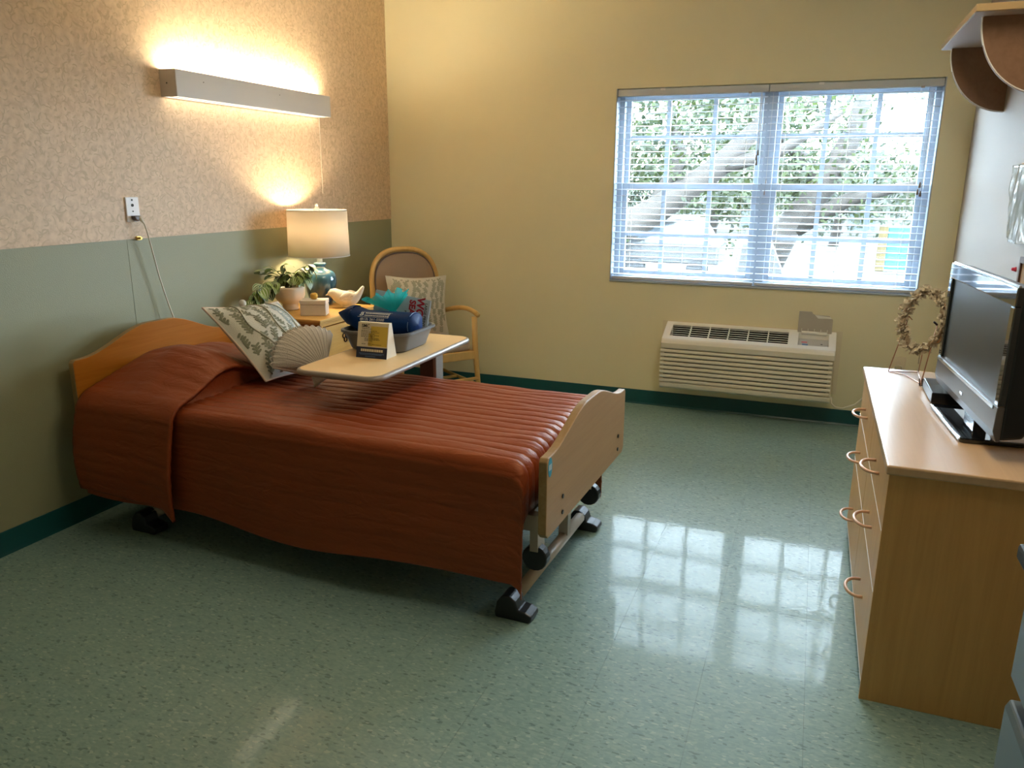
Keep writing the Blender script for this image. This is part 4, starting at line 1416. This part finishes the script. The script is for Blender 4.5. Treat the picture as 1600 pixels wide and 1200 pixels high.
obj('gathered_top', MB().grid(cello, 150, 10), 'cellophane', tb, smooth=True)
obj('pouch', MB().grid(lambda a, b: ((0.012 + 0.07 * math.sin(PI * (0.5 + .5 * b)) ** 1 * 0 + 0.075 * math.sin(PI * .5 * b)) * math.cos(2 * PI * a) * (1 + .08 * math.sin(18 * a * PI)), (0.010 + 0.012 * math.sin(PI * .5 * b)) * math.sin(2 * PI * a), 0.145 - 0.12 * b), 60, 8), 'cellophane', tb, smooth=True)
obj('tie', MB().tube([(0.016 * math.cos(k * PI / 8), 0.011 * math.sin(k * PI / 8), 0.143) for k in range(16)], 0.004, 6, closed=True), 'cellophane', tb, smooth=True)

# tent card
tc_ = thing('tent_card', 'cream and gold tent card with navy band standing on the overbed table', 'card', (1.302, -2.432, TZ), 0.03, local=True)
h_, w_, d_ = 0.148, 0.147, 0.045
obj('card', MB().prism([(-d_, 0), (d_, 0), (0.012, h_), (-0.012, h_)], 'x', -w_ / 2, w_ / 2), 'card', tc_, bev=0.0008)
sl = math.atan2(d_ - 0.012, h_)


def on_card(x0, x1, t0, t1, dz=0.0007):
    """flat print on the camera-side slope, t along the slope 0..1"""
    def P(x, t):
        return (x, -d_ + (d_ - 0.012) * t - dz, h_ * t)
    return [P(x0, t0), P(x1, t0), P(x1, t1), P(x0, t1)]


def cardprint(name, quads, m_):
    q = MB()
    for a in quads:
        q.add(on_card(*a), [(0, 1, 2, 3)])
    obj(name, q, m_, tc_)


cardprint('gold_print', [(-0.01, 0.070, 0.34, 0.90), (-0.02, 0.0, 0.34, 0.7)], 'print_gold')
cardprint('navy_band', [(-w_ / 2, w_ / 2, 0.0, 0.31)], 'card_navy')
random.seed(21)
lines = []
for k, (t, xa, xb) in enumerate(((0.82, -.052, -.005), (0.765, -.056, .02), (0.725, -.056, .03), (.68, -.056, .012), (.64, -.056, .03), (.60, -.056, .01), (.555, -.038, .03), (.52, -.038, .035), (.485, -.038, .0), (.395, -.05, -.03), (.42, -.02, -.008), (.385, -.02, -.008), (.385, .0, .045))):
    x = xa
    while x < xb:
        l = random.uniform(.004, .011)
        lines.append((x, min(xb, x + l), t - .007, t + .007, .0012)); x += l + .002
cardprint('fine_print', lines, 'print_dark')
mt = Matrix.Translation((-0.036, -d_ + (d_ - .012) * .90 - .001, h_ * .90)) @ Matrix.Rotation(-sl, 4, 'X') @ RX
obj('heading', text_mb('SMC', 0.02, mt, 0.0002, 0.0003), 'print_dark', tc_)
random.seed(5)
bl = []
x = -0.052
while x < 0.045:
    l = random.uniform(.004, .010)
    bl.append((x, x + l, .185, .255, .0012)); x += l + .0015
cardprint('band_title', bl, 'card')
cardprint('band_lines', [(-.06, .06, .125, .135, .0012), (-.055, .05, .095, .103, .0012), (-.03, .02, .045, .055, .0012)], 'print_blue')

# ------------------------------------------------------------------ air conditioner
ac = thing('air_conditioner', 'beige through-wall air conditioner with ribbed front below the window', 'air conditioner', (2.68, -0.02, 0.19))
AX0, AX1 = 2.140, 3.208
prof = [(-0.002, 0.195), (-0.19, 0.19), (-0.222, 0.205), (-0.24, 0.46), (-0.242, 0.50), (-0.232, 0.522), (-0.215, 0.53), (-0.03, 0.606), (-0.002, 0.606)]
# casing as end pieces and bars so the top grille is a real opening
GX0, GX1 = 2.185, 2.925
GP0, GP1 = (-0.185, 0.5423), (-0.055, 0.5957)
core = [(-0.002, 0.195), (-0.19, 0.192), (-0.202, 0.20), (-0.212, 0.46), (-0.19, 0.50), (-0.002, 0.50)]
obj('casing', MB().prism(core, 'x', AX0 + .004, AX1 - .004), ['ac'], ac, bev=0.004)
obj('lower_lip', MB().prism([(-0.10, 0.186), (-0.205, 0.188), (-0.222, 0.20), (-0.226, 0.228), (-0.20, 0.230), (-0.10, 0.23)], 'x', AX0, AX1), 'ac', ac, bev=0.004)
obj('upper_lip', MB().prism([(-0.19, 0.498), (-0.206, 0.464), (-0.238, 0.464), (-0.242, 0.50), (-0.232, 0.520), (-0.215, 0.526), (-0.19, 0.526)], 'x', AX0, AX1), 'ac', ac, bev=0.005)
fr_ = MB()
deck = [(-0.217, 0.5265), (-0.03, 0.606), (-0.002, 0.606), (-0.002, 0.50), (-0.19, 0.50), (-0.19, 0.526)]
fr_.prism(deck, 'x', AX0, GX0).prism(deck, 'x', GX1, 2.985).prism(deck, 'x', 3.165, AX1)
lip = [(-0.217, 0.5265), GP0, (-0.185, 0.50), (-0.19, 0.50), (-0.19, 0.526)]
for a, b_ in ((GX0, GX1), (2.985, 3.165)):
    fr_.prism(lip, 'x', a, b_).prism([GP1, (-0.03, 0.606), (-0.002, 0.606), (-0.002, 0.50), (-0.055, 0.50)], 'x', a, b_)
obj('top_deck', fr_, 'ac_light', ac)
obj('grille_cavity', B(GX0, GX1, -0.18, -0.058, 0.501, 0.506).box(GX0, GX1, -0.062, -0.0555, 0.506, 0.590), 'ac_dark', ac)
for k in range(5):
    t = (k + 0.8) / 5.6
    y, z = GP0[0] + (GP1[0] - GP0[0]) * t, GP0[1] + (GP1[1] - GP0[1]) * t
    obj('louvre', MB().prism([(y - .0015, z - .001), (y + .0015, z + .0002), (y + .0015, z - .002), (y - .0015, z - .003)], 'x', GX0, GX1), 'ac_light', ac)
for k in range(1, 6):
    x = GX0 + (GX1 - GX0) * k / 6
    obj('grille_divider', MB().prism([GP0, GP1, (GP1[0], GP1[1] - .02), (GP0[0], GP0[1] - .02)], 'x', x - .003, x + .003), 'ac_light', ac)
for k in range(8):
    z0 = 0.232 + k * 0.029
    yf = -0.2185 - (z0 - 0.205) / 0.255 * 0.014 + .006
    obj('front_slat', MB().prism([(yf + .02, z0), (yf - .006, z0 + .001), (yf - .011, z0 + .006), (yf - .011, z0 + .018), (yf - .002, z0 + .0235), (yf + .02, z0 + .0235)], 'x', AX0 - .003, AX1 - 0.008), 'ac', ac, bev=0.003)
obj('front_groove', MB().prism([(-0.200, 0.225), (-0.2075, 0.225), (-0.2175, 0.466), (-0.20, 0.466)], 'x', AX0 + .02, AX1 - .03), 'ac_dark', ac)
# controls
obj('control_panel', MB().prism([(-0.18, 0.516), (-0.06, 0.562), (-0.06, 0.55), (-0.18, 0.504)], 'x', 2.987, 3.163), 'ac_panel', ac)
pm_ = {}


def ctl(name, x0, x1, t0, t1, m_):
    def P(x, t, d=.0012):
        return (x, -0.18 + 0.12 * t, 0.516 + 0.046 * t + d)
    obj(name, MB().add([P(x0, t0), P(x1, t0), P(x1, t1), P(x0, t1)], [(0, 1, 2, 3)]), m_, ac)


ctl('red_display', 3.052, 3.082, .06, .30, 'print_red')
ctl('display_mark', 3.064, 3.072, .1, .25, 'print_dark')
ctl('blue_label', 3.010, 3.045, .25, .5, 'print_blue')
ctl('black_label', 3.012, 3.038, .02, .1, 'black')
ctl('red_label', 3.005, 3.04, .6, .68, 'print_red')
for q, (x, t) in enumerate(((3.10, .05), (3.10, .2), (3.125, .08), (3.125, .5), (3.145, .2))):
    ctl('button', x - .006, x + .006, t, t + .06, 'print_dark')
ld_ = MB()
lp = [(2.975, 0.60), (3.178, 0.60), (3.178, 0.692), (3.168, 0.700), (3.155, 0.714), (3.07, 0.716), (3.058, 0.722), (3.05, 0.735), (2.975, 0.735)]
li = obj('control_lid', ld_.prism(lp, 'y', -0.05, -0.042), 'ac_lid', ac, bev=0.002)
obj('lid_hinge', MB().tube([(3.0, -0.058, 0.600), (3.15, -0.058, 0.600)], 0.011, 8), 'ac_light', li, smooth=True)
for k in range(5):
    obj('lid_rib', B(2.998 + k * .038, 3.001 + k * .038, -0.056, -0.05, 0.602, 0.625), 'ac_light', li)
obj('lid_catch', MB().prism([(3.07, 0.715), (3.16, 0.707), (3.17, 0.697), (3.09, 0.695)], 'y', -0.054, -0.05), 'ac_light', li)
obj('wall_seal', B(2.105, 3.245, -0.006, -0.0015, 0.20, 0.612), 'seal', ac)
acc = thing('power_cord', 'cream power cord running from the air conditioner behind the dresser', 'cord', (3.2, -0.10, 0.15))
obj('cord', MB().tube([(3.215, -0.10, 0.205), (3.22, -0.11, 0.165), (3.245, -0.12, 0.145), (3.29, -0.11, 0.14), (3.36, -0.08, 0.165), (3.45, -0.04, 0.25), (3.52, -0.02, 0.36), (3.565, -0.015, 0.41)], 0.006, 8), 'cord', acc, smooth=True)
wp = thing('wall_outlet', 'ivory wall outlet plate low on the window wall behind the wreath', 'outlet', (3.582, 0, 0.435))
obj('plate', B(3.540, 3.624, -0.007, 0, 0.39, 0.481), 'seal', wp, bev=0.003)
obj('socket', MB().tube([(3.582, -0.006, 0.44), (3.582, -0.009, 0.44)], 0.016, 14), 'card', wp)
obj('cord_loop', MB().tube([(3.565, -.012, 0.41), (3.568, -.03, 0.425), (3.582, -.034, 0.432), (3.60, -.03, 0.425), (3.606, -.02, 0.40)], 0.004, 6), 'cord', wp, smooth=True)

# ------------------------------------------------------------------ dresser
DX0, DX1, DY0, DY1, DZ = 3.278, 3.792, -2.978, -1.70, 0.757
dr = thing('dresser', 'pale maple six-drawer dresser with looped handles', 'dresser', (3.53, -2.34, 0))
cas = MB().box(DX0 + .018, DX1, DY0, DY0 + .018, 0, DZ - .028).box(DX0 + .018, DX1, DY1 - .018, DY1, 0, DZ - .028)
cas.box(DX1 - .008, DX1, DY0 + .018, DY1 - .018, 0.05, DZ - .028).box(DX0 + .018, DX1 - .01, (DY0 + DY1) / 2 - .009, (DY0 + DY1) / 2 + .009, 0.06, DZ - .028).box(DX0 + .018, DX1 - .01, DY0 + .018, DY1 - .018, 0.045, 0.06)
cas.box(DX0 + .05, DX0 + .065, DY0 + .018, DY1 - .018, 0, 0.045)
obj('carcass', cas, 'maple', dr, bev=0.001)
obj('side_edge', B(DX0 + .0, DX0 + .018, DY0, DY0 + .010, 0.0, DZ - .028), 'maple', dr)
obj('top', B(DX0 - .010, DX1, DY0 - .012, DY1 + .012, DZ - .028, DZ), 'maple_top', dr, bev=0.005)
ym = (DY0 + DY1) / 2
hm = None
for ya, yb in ((DY0 + .012, ym - .002), (ym + .002, DY1 - .002)):
    for z0, z1 in ((0.552, 0.722), (0.357, 0.547), (0.055, 0.352)):
        d = obj('drawer', B(DX0, DX0 + .017, ya, yb, z0, z1), 'maple_y', dr, bev=0.002)
        obj('drawer_edge', B(DX0 - .0008, DX0 + .017, ya, yb, z0 - .0042, z0 - .0012), 'white_edge', d)
        zc = (z0 + z1) / 2 - (0.0 if z0 > .1 else 0.0)
        yc = (ya + yb) / 2
        pts = [(DX0 - .0, yc - .064, zc), (DX0 - .014, yc - .064, zc)] + [(DX0 - .014 - .036 * math.sin(PI * k / 12), yc - .064 * math.cos(PI * k / 12), zc) for k in range(1, 12)] + [(DX0 - .014, yc + .064, zc), (DX0, yc + .064, zc)]
        obj('handle', MB().tube(pts, 0.0055, 8), 'handle', d, smooth=True)

# ------------------------------------------------------------------ television
tv = thing('television', 'black flat television with silver trim standing on the dresser', 'television', (3.555, -2.478, DZ), math.radians(4.6), local=True)
# local -x faces the bed, y runs along the dresser
Wt, z0, z1 = 0.362, 0.058, 0.492
obj('cabinet', MB().prism([(-0.028, z0), (0.03, z0 + .01), (0.055, z0 + .05), (0.06, z1 - .08), (0.03, z1 - .01), (-0.028, z1)], 'y', -Wt + .004, Wt - .004), 'black', tv, bev=0.008)
bz = MB()
bz.box(-0.045, -0.026, -Wt, Wt, z1 - .052, z1).box(-0.045, -0.026, -Wt, -Wt + .036, z0 + .10, z1 - .052).box(-0.045, -0.026, Wt - .036, Wt, z0 + .10, z1 - .052)
obj('bezel', bz, 'gloss_black', tv, bev=0.004)
lb = obj('lower_bezel', MB().prism([(-0.045, z0 + .10), (-0.026, z0 + .10), (-0.026, z0), (-0.036, z0 - .002), (-0.047, z0 + .03)], 'y', -Wt, Wt), 'tv_grey', tv, bev=0.003)
obj('silver_strip', B(-0.049, -0.044, -Wt + .03, Wt - .01, z0 + .088, z0 + .098), 'silver', lb)
obj('badge', B(-0.0485, -0.046, -0.02, 0.012, z0 + .044, z0 + .054), 'silver', lb)
obj('screen', B(-0.036, -0.030, -Wt + .034, Wt - .034, z0 + .098, z1 - .05), 'screen', tv)
obj('rim', MB().tube([(-0.036, -Wt + .01, z1 + .001), (-0.036, Wt - .01, z1 + .001)], 0.004, 6), 'silver', tv)
obj('neck', B(-0.012, 0.028, -0.06, 0.06, 0.012, z0 + .03), 'gloss_black', tv, bev=0.005)
sb = obj('stand_base', MB().prism(rrect(-0.085, 0.135, -0.21, 0.19, 0.015), 'z', 0.001, 0.016), 'gloss_black', tv, bev=0.004)
obj('stand_trim', MB().tube([(-0.085, -0.205, 0.013), (-0.085, 0.185, 0.013)], 0.003, 6), 'silver', sb)

db = thing('set_top_box', 'small black cable box with vented top behind the television', 'set-top box', (3.55, -2.12, DZ), local=True)
obj('body', B(-0.088, 0.10, -0.122, 0.118, 0.003, 0.042), 'black', db, bev=0.003)
for k in range(7):
    obj('vent_slot', B(-0.075 + .0, 0.03, 0.02 + k * .011, 0.025 + k * .011, 0.042, 0.0428), 'tv_grey', db)

# wreath on wire easel
es = thing('wire_easel', 'thin copper wire easel holding the wreath on the dresser', 'easel', (3.43, -1.85, DZ))
A_, B_, Cc = Vector((3.360, -1.762, DZ + .003)), Vector((3.456, -1.985, DZ + .003)), Vector((3.475, -1.735, DZ + .003))
tl_ = Vector((3.405, -1.80, DZ + .245)); tr_ = Vector((3.498, -1.885, DZ + .23))
wire = MB()
for a, b_ in ((A_, tl_), (B_, tr_), (Cc, (tl_ + tr_) / 2 + Vector((.02, .02, -.10)))):
    wire.tube([a, b_], 0.0022, 6)
wire.tube([A_, Cc], 0.0018, 6).tube([Cc, B_ + Vector((.01, .03, 0))], 0.0022, 6)
wire.tube([A_, A_.lerp(B_, .3) + Vector((.03, .02, 0)), A_.lerp(B_, .75) + Vector((.025, .01, 0)), B_], 0.0018, 6)
wire.tube([tl_, tl_ + Vector((.012, -.012, -.012))], 0.002, 6)
obj('wire_frame', wire, 'copper', es, smooth=True)
obj('foot_curl', MB().tube([B_ + Vector((-.006, 0, .03)), B_ + Vector((-.004, -.012, .005)), B_ + Vector((.004, -.012, .004)), B_ + Vector((.006, 0, .03))], 0.0025, 6).tube([tr_ + Vector((0, 0, 0)), tr_ + Vector((-.014, -.006, .012))], .004, 6), 'dark_metal', es)
wr = thing('wreath', 'oval wreath of dried leaves and twigs propped on the wire easel', 'wreath', (3.445, -1.845, DZ + .235))
random.seed(4)
wc = Vector((3.448, -1.868, DZ + .240))
wx = Vector((0.62, -0.70, 0)).normalized()
wz = (Vector((0.05, 0.10, 1)) - wx * Vector((0.05, 0.10, 1)).dot(wx)).normalized()
wn_ = wx.cross(wz)


def wpt(a, dr_=0, dn=0, k=1):
    return wc + wx * math.cos(a) * (0.092 + dr_) + wz * math.sin(a) * (0.112 + dr_) + wn_ * dn


for q in range(5):
    obj('twig_ring', MB().tube([wpt(2 * PI * k / 40, random.uniform(-.007, .007), random.uniform(-.008, .008)) for k in range(40)], random.uniform(.004, .0075), 6, closed=True), 'twig', wr, smooth=True)
dl = MB()
for k in range(560):
    a = random.uniform(0, 2 * PI)
    if 2.7 < a < 4.9 or random.random() < .62:
        p = wpt(a, random.uniform(-.011, .017), random.uniform(-.016, .016))
        d1 = Vector((random.uniform(-1, 1), random.uniform(-1, 1), random.uniform(-1, 1))).normalized()
        d2 = d1.orthogonal().normalized()
        d3 = d1.cross(d2)
        l, wdt = random.uniform(.014, .030), random.uniform(.007, .013)
        dl.add([p, p + d1 * l * .5 + d2 * wdt + d3 * .003, p + d1 * l, p + d1 * l * .5 - d2 * wdt + d3 * .003, p + d1 * l * .5 - d3 * .003], [(0, 1, 4), (1, 2, 4), (2, 3, 4), (3, 0, 4)])
obj('dried_leaves', dl, 'dleaf', wr)
obj('ribbon', MB().grid(lambda a, b: wpt(-0.55 + 1.2 * a, 0.012 + .012 * b, -.012 + .03 * b), 16, 3), 'mesh_copper', wr, smooth=True, sol=0.001)
obj('long_twig', MB().tube([wpt(1.2, .0), wpt(1.2, .01) + wx * .05 + wz * .022], 0.0018, 5).tube([wpt(4.9, .0), wpt(4.9, .03) - wz * .03], 0.0016, 5), 'twig', wr)

# ------------------------------------------------------------------ wall shelf, sleeve, board
sh = thing('wall_shelf', 'brown wall shelf on curved brackets above the television', 'shelf', (3.65, -1.2, 2.15))
obj('board', B(3.503, 3.798, -1.672, -0.742, 2.150, 2.177), ['shelf_edge'], sh, bev=0.002)
obj('board_underside', B(3.508, 3.798, -1.667, -0.747, 2.1485, 2.150), 'shelf_under', sh)
for y in (-0.80, -1.575):
    pl = [(3.798, 2.148), (3.548, 2.148)] + [(3.798 - 0.255 * math.cos(a * PI / 2 / 18), 2.140 - 0.285 * math.sin(a * PI / 2 / 18)) for a in range(0, 19)]
    br = obj('bracket', MB().prism(pl, 'y', y, y + 0.018), 'shelf_wood', sh)
    ed = [(3.798 - 0.2565 * math.cos(a * PI / 2 / 18), 2.146 - 0.290 * math.sin(a * PI / 2 / 18)) for a in range(0, 19)]
    e_ = MB()
    e_.add([(x, y - .001, z) for x, z in ed] + [(x, y + .019, z) for x, z in ed] + [(x + .003, y - .001, z + .003) for x, z in ed] + [(x + .003, y + .019, z + .003) for x, z in ed],
           [f_ for i in range(18) for f_ in ((i, i + 1, 20 + i, 19 + i), (38 + i, 57 + i, 58 + i, 39 + i), (i, 38 + i, 39 + i, i + 1), (19 + i, 20 + i, 58 + i, 57 + i))])
    obj('edge_banding', e_, 'white_edge', br)

ps = thing('plastic_sleeve', 'crinkled clear plastic sleeve hanging on the pale wall', 'sleeve', (3.79, -1.45, 1.45))


def slv(a, b):
    y = -1.250 - 0.42 * a - 0.10 * (1 - b)
    z = 1.30 + 0.30 * b - 0.012 * math.sin(a * 3) * (1 - b)
    if b < .12:
        y -= 0.02 * math.sin(a * 14)
    return (3.788 - 0.010 * abs(noise.noise((y * 14, z * 9, 1))) - 0.012 * math.sin(PI * a) * (1 - b), y, z)


obj('sheet', MB().grid(slv, 30, 24), 'sleeve', ps, smooth=True, sol=0.001)
obj('hanging_tab', MB().tube([(3.797, -1.42, 1.605), (3.786, -1.42, 1.60)], .006, 8), 'white_plastic', ps)
pbd = thing('notice_board', 'dark-framed board on the wall behind the television', 'board', (3.79, -2.0, 1.0))
obj('frame', B(3.780, 3.799, -2.40, -1.678, 1.222, 1.245).box(3.780, 3.799, -1.70, -1.678, 0.80, 1.222).box(3.780, 3.799, -2.40, -1.70, 0.80, 0.82), 'dk_frame', pbd, bev=0.002)
obj('cork_panel', B(3.788, 3.799, -2.40, -1.70, 0.82, 1.222), 'cork', pbd)
rp = thing('push_pin', 'small red pin on the pale wall beside the notice board', 'pin', (3.795, -1.553, 1.184))
obj('pin_head', MB().tube([(3.7995, -1.553, 1.184), (3.790, -1.553, 1.184)], [0.010, 0.007], 12).ball((3.789, -1.553, 1.184), .007, 6), 'print_red', rp, smooth=True)

# grey cabinet at the corner of the view
gc = thing('grey_cabinet', 'blue-grey two-tier cabinet with dark recessed grips near the dresser', 'cabinet', (3.6, -4.1, 0))
obj('body', B(3.425, 3.79, -4.40, -3.905, 0.02, 0.925), 'cab_dark', gc, bev=0.004)
obj('door', MB().prism([(3.425, 0.03), (3.398, 0.03), (3.394, 0.66), (3.400, 0.675), (3.425, 0.675)], 'y', -4.40, -3.90), 'grey_cab', gc, bev=0.004)
obj('upper_door', MB().prism([(3.425, 0.705), (3.405, 0.705), (3.394, 0.72), (3.394, 0.925), (3.425, 0.925)], 'y', -4.40, -3.90), 'grey_cab', gc, bev=0.004)
obj('side_panel', B(3.426, 3.79, -3.905, -3.900, 0.02, 0.925), 'grey_cab', gc)
obj('cabinet_top', B(3.372, 3.79, -4.405, -3.893, 0.927, 0.955), 'cab_dark', gc, bev=0.006)

# ------------------------------------------------------------------ outdoors
tag(obj('exterior_ground', B(-40, 45, 0.3, 70, -0.6, -0.35), 'grass'), 'sunlit lawn outside the window', 'ground', kind='structure')
tag(obj('exterior_path', B(-5, 14, 7.0, 10.5, -0.35, -0.33), 'paving'), 'pale concrete drive outside the window', 'path', kind='structure')
random.seed(9)


def leaf_cloud(mb, c, r, n, sz):
    for _ in range(n):
        while True:
            p = Vector((random.uniform(-1, 1), random.uniform(-1, 1), random.uniform(-1, 1)))
            if p.length < 1:
                break
        p = Vector((c[0] + p.x * r[0], c[1] + p.y * r[1], c[2] + p.z * r[2]))
        d = Vector((random.gauss(0, 1), random.gauss(0, 1), random.gauss(0, 1))).normalized()
        e = d.orthogonal().normalized()
        s_ = sz * random.uniform(.6, 1.3)
        mb.add([p, p + d * s_ * .5 + e * s_ * .28, p + d * s_, p + d * s_ * .5 - e * s_ * .28], [(0, 1, 2, 3)])


def tree(name, label, base, limbs, clouds, lm='leaves_a', sz=0.16, dens=60):
    t = thing(name, label, 'tree', base, group='trees outside the window')
    for k, (pts, rads) in enumerate(limbs):
        obj('trunk' if k == 0 else 'branch', MB().tube(pts, rads, 10), 'bark', t, smooth=True)
    mb = MB()
    for c, r in clouds:
        for _ in range(int(dens * r[0] * r[2])):
            q = Vector((random.gauss(0, .5), random.gauss(0, .5), random.gauss(0, .5)))
            cc_ = (c[0] + q.x * r[0], c[1] + q.y * r[1], c[2] + q.z * r[2])
            leaf_cloud(mb, cc_, (0.35, 0.35, 0.22), 16, sz)
    o = obj('crown', mb, lm, t)
    return t


tree('leaning_tree', 'large pale tree with a trunk leaning across the window view', (-2.2, 9.0, -0.35),
     [([(-2.4, 9.0, -0.4), (-1.2, 9.1, 0.25), (0.2, 9.2, 1.0), (1.3, 9.3, 1.8), (2.3, 9.4, 2.9)], [0.34, 0.30, 0.26, 0.2, 0.1]),
      ([(0.2, 9.2, 1.0), (0.6, 9.6, 2.0), (0.2, 10.0, 3.2)], [0.18, 0.12, 0.05]),
      ([(1.3, 9.3, 1.8), (2.3, 9.2, 2.05), (3.3, 9.1, 2.7)], [0.14, 0.1, 0.04])],
     [((-1.4, 9.4, 2.6), (2.3, 1.2, 1.0)), ((0.9, 9.8, 2.7), (2.0, 1.2, 0.9)), ((-2.4, 9.6, 1.5), (1.6, 1.0, .8)), ((0.6, 10.2, 1.6), (1.3, .8, .5))], sz=0.15, dens=62)
tree('forked_tree', 'dark-barked forked tree outside the window half nearer the dresser', (2.1, 12.0, -0.35),
     [([(2.0, 12, -0.4), (2.4, 12, 0.5), (3.1, 12.1, 1.5), (3.6, 12.2, 2.6), (3.7, 12.2, 3.8)], [0.36, 0.30, 0.26, 0.2, 0.1]),
      ([(2.4, 12, 0.5), (3.6, 11.8, 1.25), (4.9, 11.6, 1.6)], [0.2, 0.14, 0.05]),
      ([(3.1, 12.1, 1.5), (2.3, 12.3, 2.4), (1.5, 12.3, 3.4)], [0.18, 0.12, 0.05])],
     [((3.0, 12.4, 1.7), (1.2, 1.0, 1.0)), ((1.6, 12.4, 2.2), (1.3, 1.0, .9)), ((4.7, 12.0, 1.6), (1.1, .9, .7)), ((2.6, 12.4, 3.2), (1.6, 1.0, .6))], sz=0.15, dens=58)
for k, (x, y, rx, rz, lab) in enumerate(((-6.6, 15.5, 2.2, 1.7, 'bushy tree far off beyond the leaning trunk'), (-3.2, 21.0, 2.4, 1.8, 'dense green shrub tree behind the parked van'), (0.4, 16.0, 2.0, 1.3, 'round green shrub tree between the two big trunks'), (3.6, 21.5, 2.2, 1.5, 'dark green shrub tree behind the forked tree'), (7.0, 16.5, 1.9, 1.3, 'pale green shrub tree beyond the teal panel'))):
    tree('shrub_tree', lab, (x, y, -0.35), [([(x, y, -.4), (x + .1, y, .6), (x, y, 1.3)], [.16, .13, .08])],
         [((x, y, 0.8 + .4 * rz), (rx, 1.2, rz * .8))], 'leaves_b' if k % 2 else 'leaves_a', sz=0.19, dens=50)
wpn = thing('slide', 'white sloping slide-like board standing outside the window', 'slide', (2.2, 10.6, -.35))
obj('slope_board', MB().prism([(1.62, -0.35), (2.62, -0.35), (2.2, 0.62), (2.0, 0.70), (1.75, 0.70)], 'y', 10.6, 10.72), 'car_white', wpn, bev=0.02)
obj('hub', MB().tube([(1.95, 10.58, 0.36), (1.95, 10.62, 0.36)], 0.10, 16), 'stucco', wpn)
bl_ = thing('outbuilding', 'white outbuilding with dark openings across the drive', 'building', (3.2, 28, -.35))
obj('wall', B(-3.0, 9.5, 27.5, 30, -0.35, 1.5), 'stucco', bl_)
for x in (-2.0, 0.2, 4.2, 6.5):
    obj('opening', B(x, x + .9, 27.46, 27.52, -0.2, 1.0), 'car_glass', bl_)
obj('roof', MB().prism([(27.2, 1.5), (30.3, 1.5), (28.75, 2.3)], 'x', -3.3, 9.8), 'bark', bl_)
tg = thing('play_panel', 'bright teal panel with yellow end outside the window', 'panel', (5.0, 14.0, -.35))
obj('teal_board', B(4.55, 5.35, 14.0, 14.06, -0.30, 0.62), 'teal_panel', tg, bev=0.01)
obj('yellow_post', B(4.36, 4.54, 13.98, 14.08, -0.35, 0.66), 'yellow', tg, bev=0.01)
vn = thing('parked_van', 'white van parked outside under the leaning tree', 'van', (0.4, 10.9, -.35))
obj('body', MB().prism([(-0.7, -0.05), (1.3, -0.05), (1.3, 0.35), (1.1, 0.45), (0.85, 0.85), (-0.6, 0.88), (-0.7, 0.75)], 'y', 10.4, 11.8), 'car_white', vn, bev=0.05)
obj('side_window', MB().prism([(-0.5, 0.45), (0.85, 0.45), (0.72, 0.74), (-0.5, 0.76)], 'y', 10.38, 10.42), 'car_glass', vn)
for x in (-.35, .9):
    obj('wheel', MB().tube([(x, 10.38, -.13), (x, 10.55, -.13)], .21, 18), 'rubber', vn)
